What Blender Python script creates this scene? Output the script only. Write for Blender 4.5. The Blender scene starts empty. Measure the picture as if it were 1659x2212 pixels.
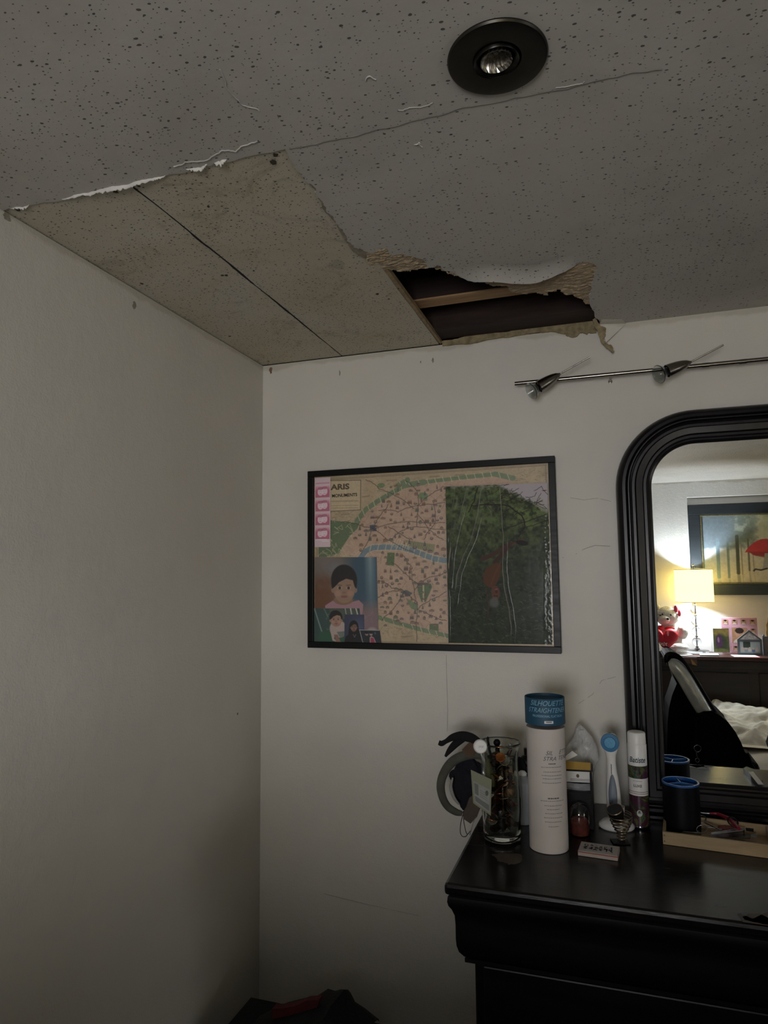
import bpy, math, random
import numpy as np
from mathutils import Vector, Matrix, noise
from mathutils.geometry import tessellate_polygon

sc = bpy.context.scene
COL = sc.collection
random.seed(7)
PI = math.pi

# ------------------------------------------------------------------ camera
W, HH = 1659, 2212
F = 1473.55
YAW, PITCH, ROLL = math.radians(18.302), math.radians(5.413), math.radians(-0.605)
CAM = np.array([1.0175, -1.876, 1.55])
H = 2.216                                  # ceiling height
YM = -0.06                                 # plane of the mirror glass
YW = -3.62                                 # wall behind the camera


def _rot():
    cy, sy, cp, sp = math.cos(YAW), math.sin(YAW), math.cos(PITCH), math.sin(PITCH)
    f = np.array([-sy * cp, cy * cp, sp])
    r = np.array([cy, sy, 0.0])
    u = np.cross(r, f)
    cr, sr = math.cos(ROLL), math.sin(ROLL)
    return cr * r + sr * u, -sr * r + cr * u, f


RT, UP, FW = _rot()
cam_data = bpy.data.cameras.new('camera')
cam_data.sensor_fit = 'HORIZONTAL'
cam_data.sensor_width = 36
cam_data.lens = 36 * F / W
cam_data.clip_start = 0.02
cam = bpy.data.objects.new('camera', cam_data)
COL.objects.link(cam)
cam.matrix_world = Matrix(((RT[0], UP[0], -FW[0], CAM[0]), (RT[1], UP[1], -FW[1], CAM[1]),
                           (RT[2], UP[2], -FW[2], CAM[2]), (0, 0, 0, 1)))
sc.camera = cam

# ------------------------------------------------------------------ light and exposure
sc.view_settings.view_transform = 'Standard'
sc.view_settings.look = 'None'
sc.view_settings.gamma = 1
sc.view_settings.use_curve_mapping = False
sc.view_settings.exposure = 0.0
sc.cycles.use_denoising = True
sc.cycles.max_bounces = 10
sc.cycles.diffuse_bounces = 5
sc.cycles.glossy_bounces = 5
sc.cycles.transmission_bounces = 8
sc.cycles.transparent_max_bounces = 12
sc.cycles.sample_clamp_indirect = 3.0
sc.cycles.blur_glossy = 0.5
world = bpy.data.worlds.new('world')
sc.world = world
world.use_nodes = True
world.node_tree.nodes['Background'].inputs[0].default_value = (0.5, 0.55, 0.6, 1)
world.node_tree.nodes['Background'].inputs[1].default_value = 0.0
LAMP_W = 31.0                              # each bedside bulb
LAMP2_W = 12.0
FILL1_W, FILL2_W, FILL_SPREAD = 10.0, 3.6, 100.0   # added fill windows, unseen, behind the camera and in the right wall
BLOCKER_H = 1.16  # height of the added light blocker behind the camera
FILL_COL = (.96, .96, 1.0)


def P(px, py, **k):
    """the point where the sight line through a photo pixel meets the plane x=, y= or z="""
    d = RT * (px - W / 2) / F - UP * (py - HH / 2) / F + FW
    (a, v), = k.items()
    i = 'xyz'.index(a)
    return CAM + (v - CAM[i]) / d[i] * d


def V(px, py, **k):
    """the same through the mirror: returns the real point seen reflected"""
    if 'y' in k:
        k = {'y': 2 * YM - k['y']}
    p = P(px, py, **k)
    p[1] = 2 * YM - p[1]
    return p


# ------------------------------------------------------------------ materials
def lin(c):
    return tuple((v / 12.92 if v <= .04045 else ((v + .055) / 1.055) ** 2.4) for v in c)


def rgb(h):
    if isinstance(h, str):
        h = tuple(int(h[i:i + 2], 16) / 255 for i in (0, 2, 4))
    return lin(h) + (1,)


class NT:
    def __init__(s, name):
        s.m = bpy.data.materials.new(name)
        s.m.use_nodes = True
        s.t = s.m.node_tree
        s.b = s.t.nodes['Principled BSDF']
        s.out = s.t.nodes['Material Output']
        tc = s.t.nodes.new('ShaderNodeTexCoord')
        s.co = tc.outputs['Object']

    def n(s, typ, **kw):
        x = s.t.nodes.new('ShaderNode' + typ)
        for k, v in kw.items():
            setattr(x, k, v)
        return x

    def l(s, a, b):
        s.t.links.new(a, b)

    def noise(s, scale, detail=3, rough=.5, stretch=None, dist=0):
        x = s.n('TexNoise')
        x.inputs['Scale'].default_value = scale
        x.inputs['Detail'].default_value = detail
        x.inputs['Roughness'].default_value = rough
        x.inputs['Distortion'].default_value = dist
        src = s.co
        if stretch:
            mp = s.n('Mapping')
            mp.inputs['Scale'].default_value = stretch
            s.l(s.co, mp.inputs[0])
            src = mp.outputs[0]
        s.l(src, x.inputs['Vector'])
        return x.outputs['Fac']

    def ramp(s, fac, stops):
        r = s.n('ValToRGB')
        e = r.color_ramp.elements
        while len(e) < len(stops):
            e.new(.5)
        for i, (p, c) in enumerate(stops):
            e[i].position = p
            e[i].color = c if len(c) == 4 else tuple(c) + (1,)
        s.l(fac, r.inputs[0])
        return r.outputs[0]

    def mix(s, fac, a, b, mode='MIX'):
        m = s.n('Mix', data_type='RGBA', blend_type=mode)
        for sock, v in ((m.inputs[0], fac), (m.inputs[6], a), (m.inputs[7], b)):
            if hasattr(v, 'links'):
                s.l(v, sock)
            else:
                sock.default_value = v
        return m.outputs[2]

    def math(s, op, a, b=0.0, clamp=False):
        m = s.n('Math', operation=op, use_clamp=clamp)
        for sock, v in ((m.inputs[0], a), (m.inputs[1], b)):
            if hasattr(v, 'links'):
                s.l(v, sock)
            else:
                sock.default_value = v
        return m.outputs[0]

    def bump(s, h, strength=.3, dist=.002, prev=None):
        b = s.n('Bump')
        b.inputs['Strength'].default_value = strength
        b.inputs['Distance'].default_value = dist
        s.l(h, b.inputs['Height'])
        if prev is not None:
            s.l(prev, b.inputs['Normal'])
        return b.outputs[0]

    def set(s, **kw):
        for k, v in kw.items():
            k = {'color': 'Base Color', 'rough': 'Roughness', 'metal': 'Metallic', 'normal': 'Normal', 'spec': 'Specular IOR Level',
                 'trans': 'Transmission Weight', 'ior': 'IOR', 'alpha': 'Alpha', 'coat': 'Coat Weight', 'sheen': 'Sheen Weight',
                 'ecol': 'Emission Color', 'estr': 'Emission Strength', 'sss': 'Subsurface Weight'}[k]
            if hasattr(v, 'links'):
                s.l(v, s.b.inputs[k])
            else:
                s.b.inputs[k].default_value = v
        return s.m


_mc = {}


def mat(name, col, rough=.5, metal=0., var=.12, scale=30, bump=0., bscale=200, bdist=.001, stretch=None, **kw):
    if name in _mc:
        return _mc[name]
    t = NT(name)
    c = rgb(col)
    d = tuple(v * (1 - var) for v in c[:3]) + (1,)
    b = tuple(min(1, v * (1 + var)) for v in c[:3]) + (1,)
    t.set(color=t.ramp(t.noise(scale, 3, stretch=stretch), [(.3, d), (.7, b)]), rough=rough, metal=metal, **kw)
    if bump:
        t.set(normal=t.bump(t.noise(bscale, 3, stretch=stretch), bump, bdist))
    _mc[name] = t.m
    return t.m


def wall_material(name, base, warm):
    t = NT(name)
    n1 = t.noise(1.6, 4, .6)
    c = t.ramp(n1, [(.3, rgb(base)), (.7, rgb(warm))])
    # yellowish unpainted band under the ceiling, wavering lower edge
    sep = t.n('SeparateXYZ')
    t.l(t.co, sep.inputs[0])
    zz = t.math('ADD', sep.outputs[2], t.math('MULTIPLY', t.noise(4.5, 4, .7), .075))
    band = t.ramp(zz, [(.0, (0, 0, 0)), (1, (1, 1, 1))])
    fac = t.n('MapRange')
    fac.inputs['From Min'].default_value = H + .021
    fac.inputs['From Max'].default_value = H + .029
    t.l(zz, fac.inputs['Value'])
    c = t.mix(t.math('MULTIPLY', fac.outputs[0], .45), c, rgb('a7a08c'))
    fine = t.noise(230, 3, .6)
    mid = t.noise(45, 4, .65)
    smear = t.noise(9, 3, .6, stretch=(1, 1, .35))
    nb = t.bump(fine, .55, .0013)
    nb = t.bump(mid, .34, .0035, nb)
    nb = t.bump(smear, .16, .008, nb)
    t.set(color=c, rough=.62, normal=nb, spec=.3)
    return t.m


def ceiling_material(name, cols, pit_col, dens, pit_scale, bumpy=.5, streaks=False):
    t = NT(name)
    c = t.ramp(t.noise(3.2, 5, .65, dist=.6), [(.3, rgb(cols[0])), (.52, rgb(cols[1])), (.75, rgb(cols[2]))])
    if streaks:
        c = t.mix(t.math('MULTIPLY', t.ramp(t.noise(7, 5, .8, dist=1.0), [(.55, (0, 0, 0)), (.72, (1, 1, 1))]), .55), c, rgb('6f6656'))
    wob = t.noise(40, 2)
    vadd = t.n('VectorMath', operation='MULTIPLY_ADD')
    cmb = t.n('CombineXYZ')
    t.l(wob, cmb.inputs[0]); t.l(wob, cmb.inputs[1])
    t.l(cmb.outputs[0], vadd.inputs[0]); vadd.inputs[1].default_value = (.008, .008, 0); t.l(t.co, vadd.inputs[2])
    total = None
    for sc_, thr, keep in ((pit_scale, .17, dens), (pit_scale * 1.9, .17, dens * .8)):
        v = t.n('TexVoronoi', voronoi_dimensions='2D')
        mp = t.n('Mapping')
        mp.inputs['Scale'].default_value = (1.0, 1.5, 0.0)
        t.l(vadd.outputs[0], mp.inputs[0])
        t.l(mp.outputs[0], v.inputs['Vector'])
        v.inputs['Scale'].default_value = sc_
        sp = t.n('SeparateColor')
        t.l(v.outputs['Color'], sp.inputs[0])
        size = t.math('MULTIPLY', sp.outputs[1], thr)
        pit = t.math('LESS_THAN', v.outputs['Distance'], size)
        k = t.math('LESS_THAN', sp.outputs[0], t.math('MULTIPLY', t.noise(2.6, 2), keep * 2))
        pit = t.math('MULTIPLY', pit, k)
        total = pit if total is None else t.math('MAXIMUM', total, pit)
    c = t.mix(t.math('MULTIPLY', total, .8), c, rgb(pit_col))
    nb = t.bump(t.math('SUBTRACT', 1.0, total), .8, .003)
    nb = t.bump(t.noise(60, 4, .6), bumpy * .7, .0012, nb)
    nb = t.bump(t.noise(5, 3, .5, dist=.5), bumpy * .6, .006, nb)
    t.set(color=c, rough=.7, normal=nb, spec=.25)
    return t.m


def wood_material(name, dark, light, rough=.35, scale=6, stretch=(1, 8, 8), coat=0., bump=.1, spec=.5):
    t = NT(name)
    g = t.noise(scale, 5, .6, stretch=stretch, dist=.8)
    c = t.ramp(g, [(.3, rgb(dark)), (.7, rgb(light))])
    r = t.math('ADD', t.math('MULTIPLY', t.noise(scale * 1.5, 4, .6, stretch=stretch), .2), rough - .1)
    t.set(color=c, rough=r, coat=coat, spec=spec, normal=t.bump(t.noise(scale * 6, 3, .5, stretch=stretch), bump, .0008))
    return t.m


def glass_material(name, col='ffffff', rough=.02, ior=1.45):
    t = NT(name)
    t.set(color=rgb(col), rough=t.math('ADD', t.math('MULTIPLY', t.noise(30, 2), .02), rough), trans=1.0, ior=ior)
    return t.m


def clear_film_material(name, tint=(1, 1, 1, 1), gloss=.12, rough=.12, bump=0.):
    t = NT(name)
    tr = t.n('BsdfTransparent'); tr.inputs[0].default_value = tint
    gl = t.n('BsdfGlossy'); gl.inputs['Roughness'].default_value = rough
    lw = t.n('LayerWeight'); lw.inputs['Blend'].default_value = .17
    mx = t.n('MixShader')
    f = t.math('ADD', t.math('MULTIPLY', lw.outputs['Fresnel'], 1.0), gloss, clamp=True)
    if bump:
        t.l(t.bump(t.noise(60, 3, .6, stretch=(1, 1, .3)), bump, .002), gl.inputs['Normal'])
    t.l(f, mx.inputs[0]); t.l(tr.outputs[0], mx.inputs[1]); t.l(gl.outputs[0], mx.inputs[2])
    t.l(mx.outputs[0], t.out.inputs[0])
    return t.m


def print_material(name, rough=.45, gain=1.0, coat=0.):
    t = NT(name)
    a = t.n('VertexColor', layer_name='ink')
    g = t.ramp(t.noise(300, 2), [(.2, (.93, .93, .93, 1)), (.8, (1, 1, 1, 1))])
    t.set(color=t.mix(1.0, a.outputs[0], g, 'MULTIPLY'), rough=rough, coat=coat)
    return t.m


# ------------------------------------------------------------------ mesh helpers
class MB:
    def __init__(s):
        s.v, s.f = [], []

    def add(s, vs, fs):
        o = len(s.v)
        s.v += [tuple(float(c) for c in p) for p in vs]
        s.f += [tuple(i + o for i in f) for f in fs]
        return s

    def box(s, lo, hi, rot=0, about=None):
        (x0, y0, z0), (x1, y1, z1) = lo, hi
        vs = [(x, y, z) for z in (z0, z1) for y in (y0, y1) for x in (x0, x1)]
        if rot:
            cx, cy = about or ((x0 + x1) / 2, (y0 + y1) / 2)
            c, q = math.cos(rot), math.sin(rot)
            vs = [(cx + (x - cx) * c - (y - cy) * q, cy + (x - cx) * q + (y - cy) * c, z) for x, y, z in vs]
        return s.add(vs, [(0, 2, 3, 1), (4, 5, 7, 6), (0, 1, 5, 4), (2, 6, 7, 3), (0, 4, 6, 2), (1, 3, 7, 5)])

    def tube(s, pts, r, n=12, cap=True, flat=1.0, flatdir=None, closed=False):
        pts = [Vector(p) for p in pts]
        rs = r if isinstance(r, (list, tuple)) else [r] * len(pts)
        if not closed and 3 <= len(pts) <= 14:
            q = [tuple(float(v) for v in p) + (rr_i,) for p, rr_i in zip(pts, rs)]
            q = spline(q, 5)
            pts = [Vector(p[:3]) for p in q]
            rs = [float(p[3]) for p in q]
        rings, prev = [], None
        for i, p in enumerate(pts):
            if closed:
                d = (pts[(i + 1) % len(pts)] - pts[i - 1]).normalized()
            else:
                d = (pts[min(i + 1, len(pts) - 1)] - pts[max(i - 1, 0)]).normalized()
            if flatdir is not None:
                a = Vector(flatdir)
            elif prev is None:
                a = Vector((0, 0, 1)) if abs(d.z) < .9 else Vector((1, 0, 0))
            else:
                a = prev
            a = (a - d * a.dot(d)).normalized()
            prev = a
            b = d.cross(a)
            rings.append([p + a * math.cos(2 * PI * k / n) * rs[i] + b * math.sin(2 * PI * k / n) * rs[i] * flat for k in range(n)])
        vs = [q for g in rings for q in g]
        m = len(rings)
        fs = []
        for i in range(m if closed else m - 1):
            j = (i + 1) % m
            for k in range(n):
                fs.append((i * n + k, i * n + (k + 1) % n, j * n + (k + 1) % n, j * n + k))
        if cap and not closed:
            fs += [tuple(range(n))[::-1], tuple((m - 1) * n + k for k in range(n))]
        return s.add(vs, fs)

    def lathe(s, prof, c=(0, 0, 0), n=40, axis=None, cap=True, sx=1., sy=1.):
        """prof: list of (radius, height); turned about the z axis at c, or about a direction"""
        c = Vector(c)
        if axis is None:
            ax, a, b = Vector((0, 0, 1)), Vector((1, 0, 0)), Vector((0, 1, 0))
        else:
            ax = Vector(axis).normalized()
            a = ax.orthogonal().normalized()
            b = ax.cross(a)
        vs, fs = [], []
        for r, h in prof:
            for k in range(n):
                t = 2 * PI * k / n
                vs.append(c + ax * h + a * (math.cos(t) * r * sx) + b * (math.sin(t) * r * sy))
        m = len(prof)
        for i in range(m - 1):
            for k in range(n):
                fs.append((i * n + k, i * n + (k + 1) % n, (i + 1) * n + (k + 1) % n, (i + 1) * n + k))
        if cap:
            if prof[0][0] > 1e-6:
                fs.append(tuple(range(n))[::-1])
            if prof[-1][0] > 1e-6:
                fs.append(tuple((m - 1) * n + k for k in range(n)))
        return s.add(vs, fs)

    def prism(s, pts, d):
        """pts: closed planar outline of 3-d points, pushed along vector d"""
        pts = [Vector(p) for p in pts]
        d = Vector(d)
        tri = tessellate_polygon([pts])
        n = len(pts)
        vs = pts + [p + d for p in pts]
        fs = [tuple(t) for t in tri] + [tuple(i + n for i in t)[::-1] for t in tri]
        fs += [(i, (i + 1) % n, n + (i + 1) % n, n + i) for i in range(n)]
        return s.add(vs, fs)

    def flat(s, pts):
        pts = [Vector(p) for p in pts]
        return s.add(pts, [tuple(t) for t in tessellate_polygon([pts])])

    def grid(s, fn, nu, nv, closed_u=False):
        vs = [fn(i / (nu - (0 if closed_u else 1)), j / (nv - 1)) for j in range(nv) for i in range(nu)]
        fs = []
        for j in range(nv - 1):
            for i in range(nu if closed_u else nu - 1):
                i2 = (i + 1) % nu
                fs.append((j * nu + i, j * nu + i2, (j + 1) * nu + i2, (j + 1) * nu + i))
        return s.add(vs, fs)

    def blob(s, c, r, amp=.0, freq=8, seed=0, nu=28, nv=18, squash=(1, 1, 1)):
        c = Vector(c)

        def fn(u, v):
            th, ph = 2 * PI * u, PI * v
            d = Vector((math.sin(ph) * math.cos(th), math.sin(ph) * math.sin(th), math.cos(ph)))
            k = 1 + amp * noise.noise(d * freq * .3 + Vector((seed, seed * .7, 0))) * 2
            return c + Vector((d.x * r[0] * k, d.y * r[1] * k, d.z * r[2] * k))
        return s.grid(fn, nu, nv, closed_u=True)

    def build(s, name, m, parent=None, world=False, smooth=None, bevel=0, solid=0, sub=0, loc=None):
        me = bpy.data.meshes.new(name)
        vs = s.v
        off = Vector((0, 0, 0))
        if world and parent is not None:
            q = parent
            while q is not None:
                off += q.location
                q = q.parent
            vs = [(a - off.x, b - off.y, c - off.z) for a, b, c in vs]
        if loc is not None:
            vs = [(a - loc[0], b - loc[1], c - loc[2]) for a, b, c in vs]
        me.from_pydata(vs, [], s.f)
        me.validate()
        me.update()
        if smooth is not None:
            me.polygons.foreach_set('use_smooth', [True] * len(me.polygons))
            if smooth < 179:
                me.set_sharp_from_angle(angle=math.radians(smooth))
        if m is not None:
            me.materials.append(m)
        o = bpy.data.objects.new(name, me)
        COL.objects.link(o)
        if parent is not None:
            o.parent = parent
        if loc is not None:
            o.location = loc
        if solid:
            md = o.modifiers.new('solid', 'SOLIDIFY'); md.thickness = solid; md.offset = 0
        if bevel:
            md = o.modifiers.new('bevel', 'BEVEL'); md.width = bevel; md.segments = 2; md.limit_method = 'ANGLE'
        if sub:
            md = o.modifiers.new('sub', 'SUBSURF'); md.levels = sub; md.render_levels = sub
        return o


def tag(o, label, cat, group=None, kind=None):
    o['label'] = label
    o['category'] = cat
    if group:
        o['group'] = group
    if kind:
        o['kind'] = kind
    return o


def thing(name, label, cat, loc=(0, 0, 0), rotz=0, group=None):
    o = bpy.data.objects.new(name, None)
    o.empty_display_size = .05
    COL.objects.link(o)
    o.location = Vector([float(c) for c in loc])
    o.rotation_euler = (0, 0, rotz)
    return tag(o, label, cat, group)


def struct(o):
    o['kind'] = 'structure'
    return o


def lab(o, s):
    o['label'] = s
    return o


def text_verts(body, size, shear=0., bold=0., align='LEFT', xs=1.0):
    cu = bpy.data.curves.new('lettering', 'FONT')
    cu.body = body
    cu.size = size
    cu.shear = shear
    cu.offset = bold
    cu.align_x = align
    cu.resolution_u = 3
    ob = bpy.data.objects.new('lettering', cu)
    COL.objects.link(ob)
    me = bpy.data.meshes.new_from_object(ob.evaluated_get(bpy.context.evaluated_depsgraph_get()))
    vs = [(v.co.x * xs, v.co.y) for v in me.vertices]
    fs = [tuple(p.vertices) for p in me.polygons]
    bpy.data.objects.remove(ob)
    bpy.data.curves.remove(cu)
    bpy.data.meshes.remove(me)
    return vs, fs


def lettering(mb, body, size, place, **kw):
    vs, fs = text_verts(body, size, **kw)
    mb.add([place(x, y) for x, y in vs], fs)
    return mb


def spline(pts, k=6):
    pts = [np.array(p, float) for p in pts]
    q = [2 * pts[0] - pts[1]] + pts + [2 * pts[-1] - pts[-2]]
    out = []
    for i in range(1, len(q) - 2):
        for j in range(k):
            t = j / k
            out.append(.5 * ((2 * q[i]) + (q[i + 1] - q[i - 1]) * t + (2 * q[i - 1] - 5 * q[i] + 4 * q[i + 1] - q[i + 2]) * t * t + (3 * q[i] - q[i - 1] - 3 * q[i + 1] + q[i + 2]) * t ** 3))
    out.append(pts[-1])
    return out


def jag(pts, amp, levels=4, seed=1):
    """fractal subdivision of an open 2-d/3-d polyline"""
    rnd = random.Random(seed)
    pts = [np.array(p, float) for p in pts]
    for _ in range(levels):
        out = [pts[0]]
        for a, b in zip(pts, pts[1:]):
            d = b - a
            L = np.linalg.norm(d[:2])
            nrm = np.array([-d[1], d[0]] + [0] * (len(d) - 2)) / (L + 1e-9)
            out.append((a + b) / 2 + nrm * rnd.uniform(-1, 1) * min(amp, L * .3))
            out.append(b)
        pts = out
        amp *= .55
    return pts


# ------------------------------------------------------------------ a small painter for flat prints
class Canvas:
    def __init__(s, w, h, bg):
        s.w, s.h = w, h
        s.a = np.zeros((h, w, 3))
        s.a[:] = s.c(bg)
        s.Y, s.X = np.mgrid[0:h, 0:w].astype(float)
        s.X += .5
        s.Y += .5

    @staticmethod
    def c(h):
        if isinstance(h, str):
            return np.array([int(h[i:i + 2], 16) / 255 for i in (0, 2, 4)])
        return np.array(h, float)

    def put(s, m, col, op=1.):
        m = (m * op)[..., None]
        s.a = s.a * (1 - m) + s.c(col) * m

    def ell(s, cx, cy, rx, ry, col, op=1., soft=.08, ang=0.):
        ca, sa = math.cos(ang), math.sin(ang)
        dx, dy = s.X - cx, s.Y - cy
        u, v = (dx * ca + dy * sa) / rx, (-dx * sa + dy * ca) / ry
        d = np.sqrt(u * u + v * v)
        s.put(np.clip((1 - d) / soft + .5, 0, 1), col, op)

    def poly(s, pts, col, op=1.):
        acc = np.zeros((s.h, s.w))
        xs = [p[0] for p in pts]; ys = [p[1] for p in pts]
        x0, x1 = max(0, int(min(xs)) - 1), min(s.w, int(max(xs)) + 2)
        y0, y1 = max(0, int(min(ys)) - 1), min(s.h, int(max(ys)) + 2)
        if x0 >= x1 or y0 >= y1:
            return
        for ox in (-.25, .25):
            for oy in (-.25, .25):
                X = s.X[y0:y1, x0:x1] + ox
                Yy = s.Y[y0:y1, x0:x1] + oy
                ins = np.zeros(X.shape, bool)
                for (ax, ay), (bx, by) in zip(pts, pts[1:] + pts[:1]):
                    if ay == by:
                        continue
                    c = ((ay > Yy) != (by > Yy)) & (X < (bx - ax) * (Yy - ay) / (by - ay) + ax)
                    ins ^= c
                acc[y0:y1, x0:x1] += ins * .25
        s.put(acc, col, op)

    def line(s, pts, w, col, op=1.):
        for (ax, ay), (bx, by) in zip(pts, pts[1:]):
            x0, x1 = max(0, int(min(ax, bx) - w - 2)), min(s.w, int(max(ax, bx) + w + 3))
            y0, y1 = max(0, int(min(ay, by) - w - 2)), min(s.h, int(max(ay, by) + w + 3))
            if x0 >= x1 or y0 >= y1:
                continue
            X, Yy = s.X[y0:y1, x0:x1], s.Y[y0:y1, x0:x1]
            L2 = (bx - ax) ** 2 + (by - ay) ** 2 + 1e-9
            t = np.clip(((X - ax) * (bx - ax) + (Yy - ay) * (by - ay)) / L2, 0, 1)
            d = np.hypot(X - ax - t * (bx - ax), Yy - ay - t * (by - ay))
            m = np.clip(w / 2 + .5 - d, 0, 1)[..., None] * op
            s.a[y0:y1, x0:x1] = s.a[y0:y1, x0:x1] * (1 - m) + s.c(col) * m

    def fbm(s, cell, seed=0, octs=4, ax=1., ay=1.):
        rs = np.random.RandomState(seed)
        out = np.zeros((s.h, s.w)); amp = 1.; tot = 0.
        for _ in range(octs):
            gw, gh = int(s.w / (cell * ax)) + 3, int(s.h / (cell * ay)) + 3
            g = rs.rand(gh, gw)
            x, y = s.X / (cell * ax), s.Y / (cell * ay)
            xi, yi = x.astype(int), y.astype(int)
            fx, fy = x - xi, y - yi
            fx, fy = fx * fx * (3 - 2 * fx), fy * fy * (3 - 2 * fy)
            out += amp * ((g[yi, xi] * (1 - fx) + g[yi, xi + 1] * fx) * (1 - fy) + (g[yi + 1, xi] * (1 - fx) + g[yi + 1, xi + 1] * fx) * fy)
            tot += amp; amp *= .55; cell = max(cell / 2, 1.0)
        return out / tot

    def shade(s, f):
        s.a = np.clip(s.a * f[..., None], 0, 1)

    def mesh(s, name, place, m, parent=None, loc=None, gain=1.0, world=None):
        """place(u, v) -> 3-d point, u left to right, v top to bottom"""
        w, h = s.w, s.h
        vs = [tuple(float(c) for c in place(i / w, j / h)) for j in range(h + 1) for i in range(w + 1)]
        mb = MB()
        mb.v = vs
        W1 = w + 1
        mb.f = [(j * W1 + i, (j + 1) * W1 + i, (j + 1) * W1 + i + 1, j * W1 + i + 1) for j in range(h) for i in range(w)]
        o = mb.build(name, m, parent, world=(parent is not None) if world is None else world, loc=loc)
        ca = o.data.color_attributes.new('ink', 'FLOAT_COLOR', 'CORNER')
        a = s.a
        l = np.where(a <= .04045, a / 12.92, ((a + .055) / 1.055) ** 2.4)
        l = np.clip(l * gain, 0, .86)
        col = np.ones((h * w, 4, 4), np.float32)
        col[:, :, :3] = l.reshape(h * w, 1, 3)
        ca.data.foreach_set('color', col.ravel())
        return o

# ================================================================== the room
XR = 3.9
m_wall_b = wall_material('plaster_back_wall', 'cbc7bd', 'd6d2c9')
m_wall_l = wall_material('plaster_left_wall', 'c6c2b8', 'd0ccc2')
m_wall_f = wall_material('plaster_front_wall', 'd8d6d0', 'e0deda')
m_ceil = ceiling_material('painted_ceiling_paper', ('aca9a2', 'b6b3ac', 'bdbab4'), '1c1a17', .5, 60)
m_board = ceiling_material('bare_gypsum_board', ('b6ad98', 'bdb6a5', 'c4c0b5'), '1e1a15', .85, 70, .25, streaks=True)
m_floor = mat('dark_carpet', '3a3431', .95, var=.25, scale=200, bump=.6, bscale=400, bdist=.004)

struct(MB().box((-.1, YW - .25, -.05), (XR + .1, .1, 0)).build('floor', m_floor))
wb = struct(MB().box((-.1, 0, 0), (XR + .1, .1, H + .0)).build('wall_back', m_wall_b))
wl = struct(MB().box((-.1, YW - .25, 0), (0, 0, H + .0)).build('wall_left', m_wall_l))
struct(MB().box((XR, YW - .25, 0), (XR + .1, 0, H)).build('wall_right', m_wall_f))
NX0, NX1, NZ1 = 1.56, 3.3, 2.10            # recess behind the bed
nb = MB()
nb.box((0, YW - .055, 0), (NX0, YW, H)).box((NX1, YW - .055, 0), (XR, YW, H)).box((NX0, YW - .055, NZ1), (NX1, YW, H))
nb.box((0, YW - .15, 0), (XR, YW - .05, H))
wf = struct(nb.build('wall_front', m_wall_f))

# ceiling outline: everything but the stripped rectangle and the hole
top_edge = jag([P(*q, z=H) for q in [(5, 456), (120, 436), (275, 400), (440, 362), (530, 338), (615, 322)]], .006, 5, 3)
right_edge = jag([P(*q, z=H) for q in [(615, 322), (650, 375), (675, 400), (700, 440), (722, 470), (745, 505), (765, 535), (792, 546)]], .007, 4, 5)
torn_px = [(792, 546), (803, 548), (815, 540), (832, 537), (836, 548), (850, 553), (868, 549), (880, 553), (897, 556), (914, 561), (921, 570),
           (923, 580), (938, 577), (950, 574), (962, 586), (985, 593), (1010, 599), (1022, 597), (1040, 594), (1066, 592), (1100, 594), (1135, 595),
           (1165, 592), (1180, 588), (1200, 583), (1222, 578), (1245, 570), (1262, 567), (1278, 569), (1291, 579), (1285, 590), (1281, 610),
           (1277, 630), (1273, 650), (1277, 664), (1284, 683), (1295, 700)]
torn = jag([P(*q, z=H) for q in torn_px], .0045, 3, 8)
end = P(1308, 704, z=H)
outline = [np.array([-.02, -.972, H])] + top_edge + right_edge[1:] + torn[1:] + [np.array([end[0], .02, H])]
outline += [np.array(p) for p in ((XR + .05, .02, H), (XR + .05, YW - .2, H), (-.05, YW - .2, H), (-.05, -.972, H))]
cb = MB()
DCH = P(1074, 129, z=H - .003)
hole = [Vector((DCH[0] + .0315 * math.cos(2 * PI * i / 32), DCH[1] + .0315 * math.sin(2 * PI * i / 32), H)) for i in range(32)]
outer = [Vector((float(p[0]), float(p[1]), H)) for p in outline]
allp = outer + hole
tris = tessellate_polygon([outer, hole])
no, nh, na = len(outer), len(hole), len(allp)
up_v = Vector((0, 0, .012))
cb.add(allp + [p + up_v for p in allp], [tuple(t) for t in tris] + [tuple(i + na for i in t)[::-1] for t in tris] +
       [(i, (i + 1) % no, na + (i + 1) % no, na + i) for i in range(no)] +
       [(no + i, no + (i + 1) % nh, na + no + (i + 1) % nh, na + no + i) for i in range(nh)])
ceil = struct(cb.build('ceiling', m_ceil))

# bare boards the paper came off
def board(x0, x1, seed, y0=-.985):
    r = random.Random(seed)
    pts = []
    L = jag([(x0, y0, 0), (x0 + .001, -.5, 0), (x0, -.0, 0)], .003, 5, seed)
    R = jag([(x1, 0, 0), (x1 + .001, -.5, 0), (x1, y0, 0)], .003, 5, seed + 1)
    return MB().prism([(p[0], p[1], H + .0025) for p in L + R], (0, 0, .0125))


b1 = board(-.02, .2655, 4).build('bare_board', m_board, ceil)
lab(b1, 'narrow stripped ceiling board along the left wall')
b2 = board(.269, .570, 9).build('bare_board', m_board, ceil)
lab(b2, 'wide stripped ceiling board ending at the hole')
re_ = MB()
ra = jag([P(*q, z=H) for q in [(648, 372), (676, 398), (702, 438), (724, 468), (748, 503), (770, 536), (792, 546)]], .003, 4, 61)
rb2 = jag([P(*q, z=H) for q in [(648, 372), (670, 400), (694, 440), (716, 474), (740, 512), (764, 546), (790, 560)]], .004, 4, 62)
re_.prism([(p[0], p[1], H + .0008) for p in ra + rb2[::-1][:-1]], (0, 0, .0012))
lab(re_.build('torn_plaster', mat('ragged_paper_core', '8b8271', .95, var=.3, scale=60), ceil), 'thin ragged brown line along the right edge of the stripped board')
m_edge = mat('cut_board_edge', '8d7a5c', .8, var=.25, scale=80)
eg = MB()
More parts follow.
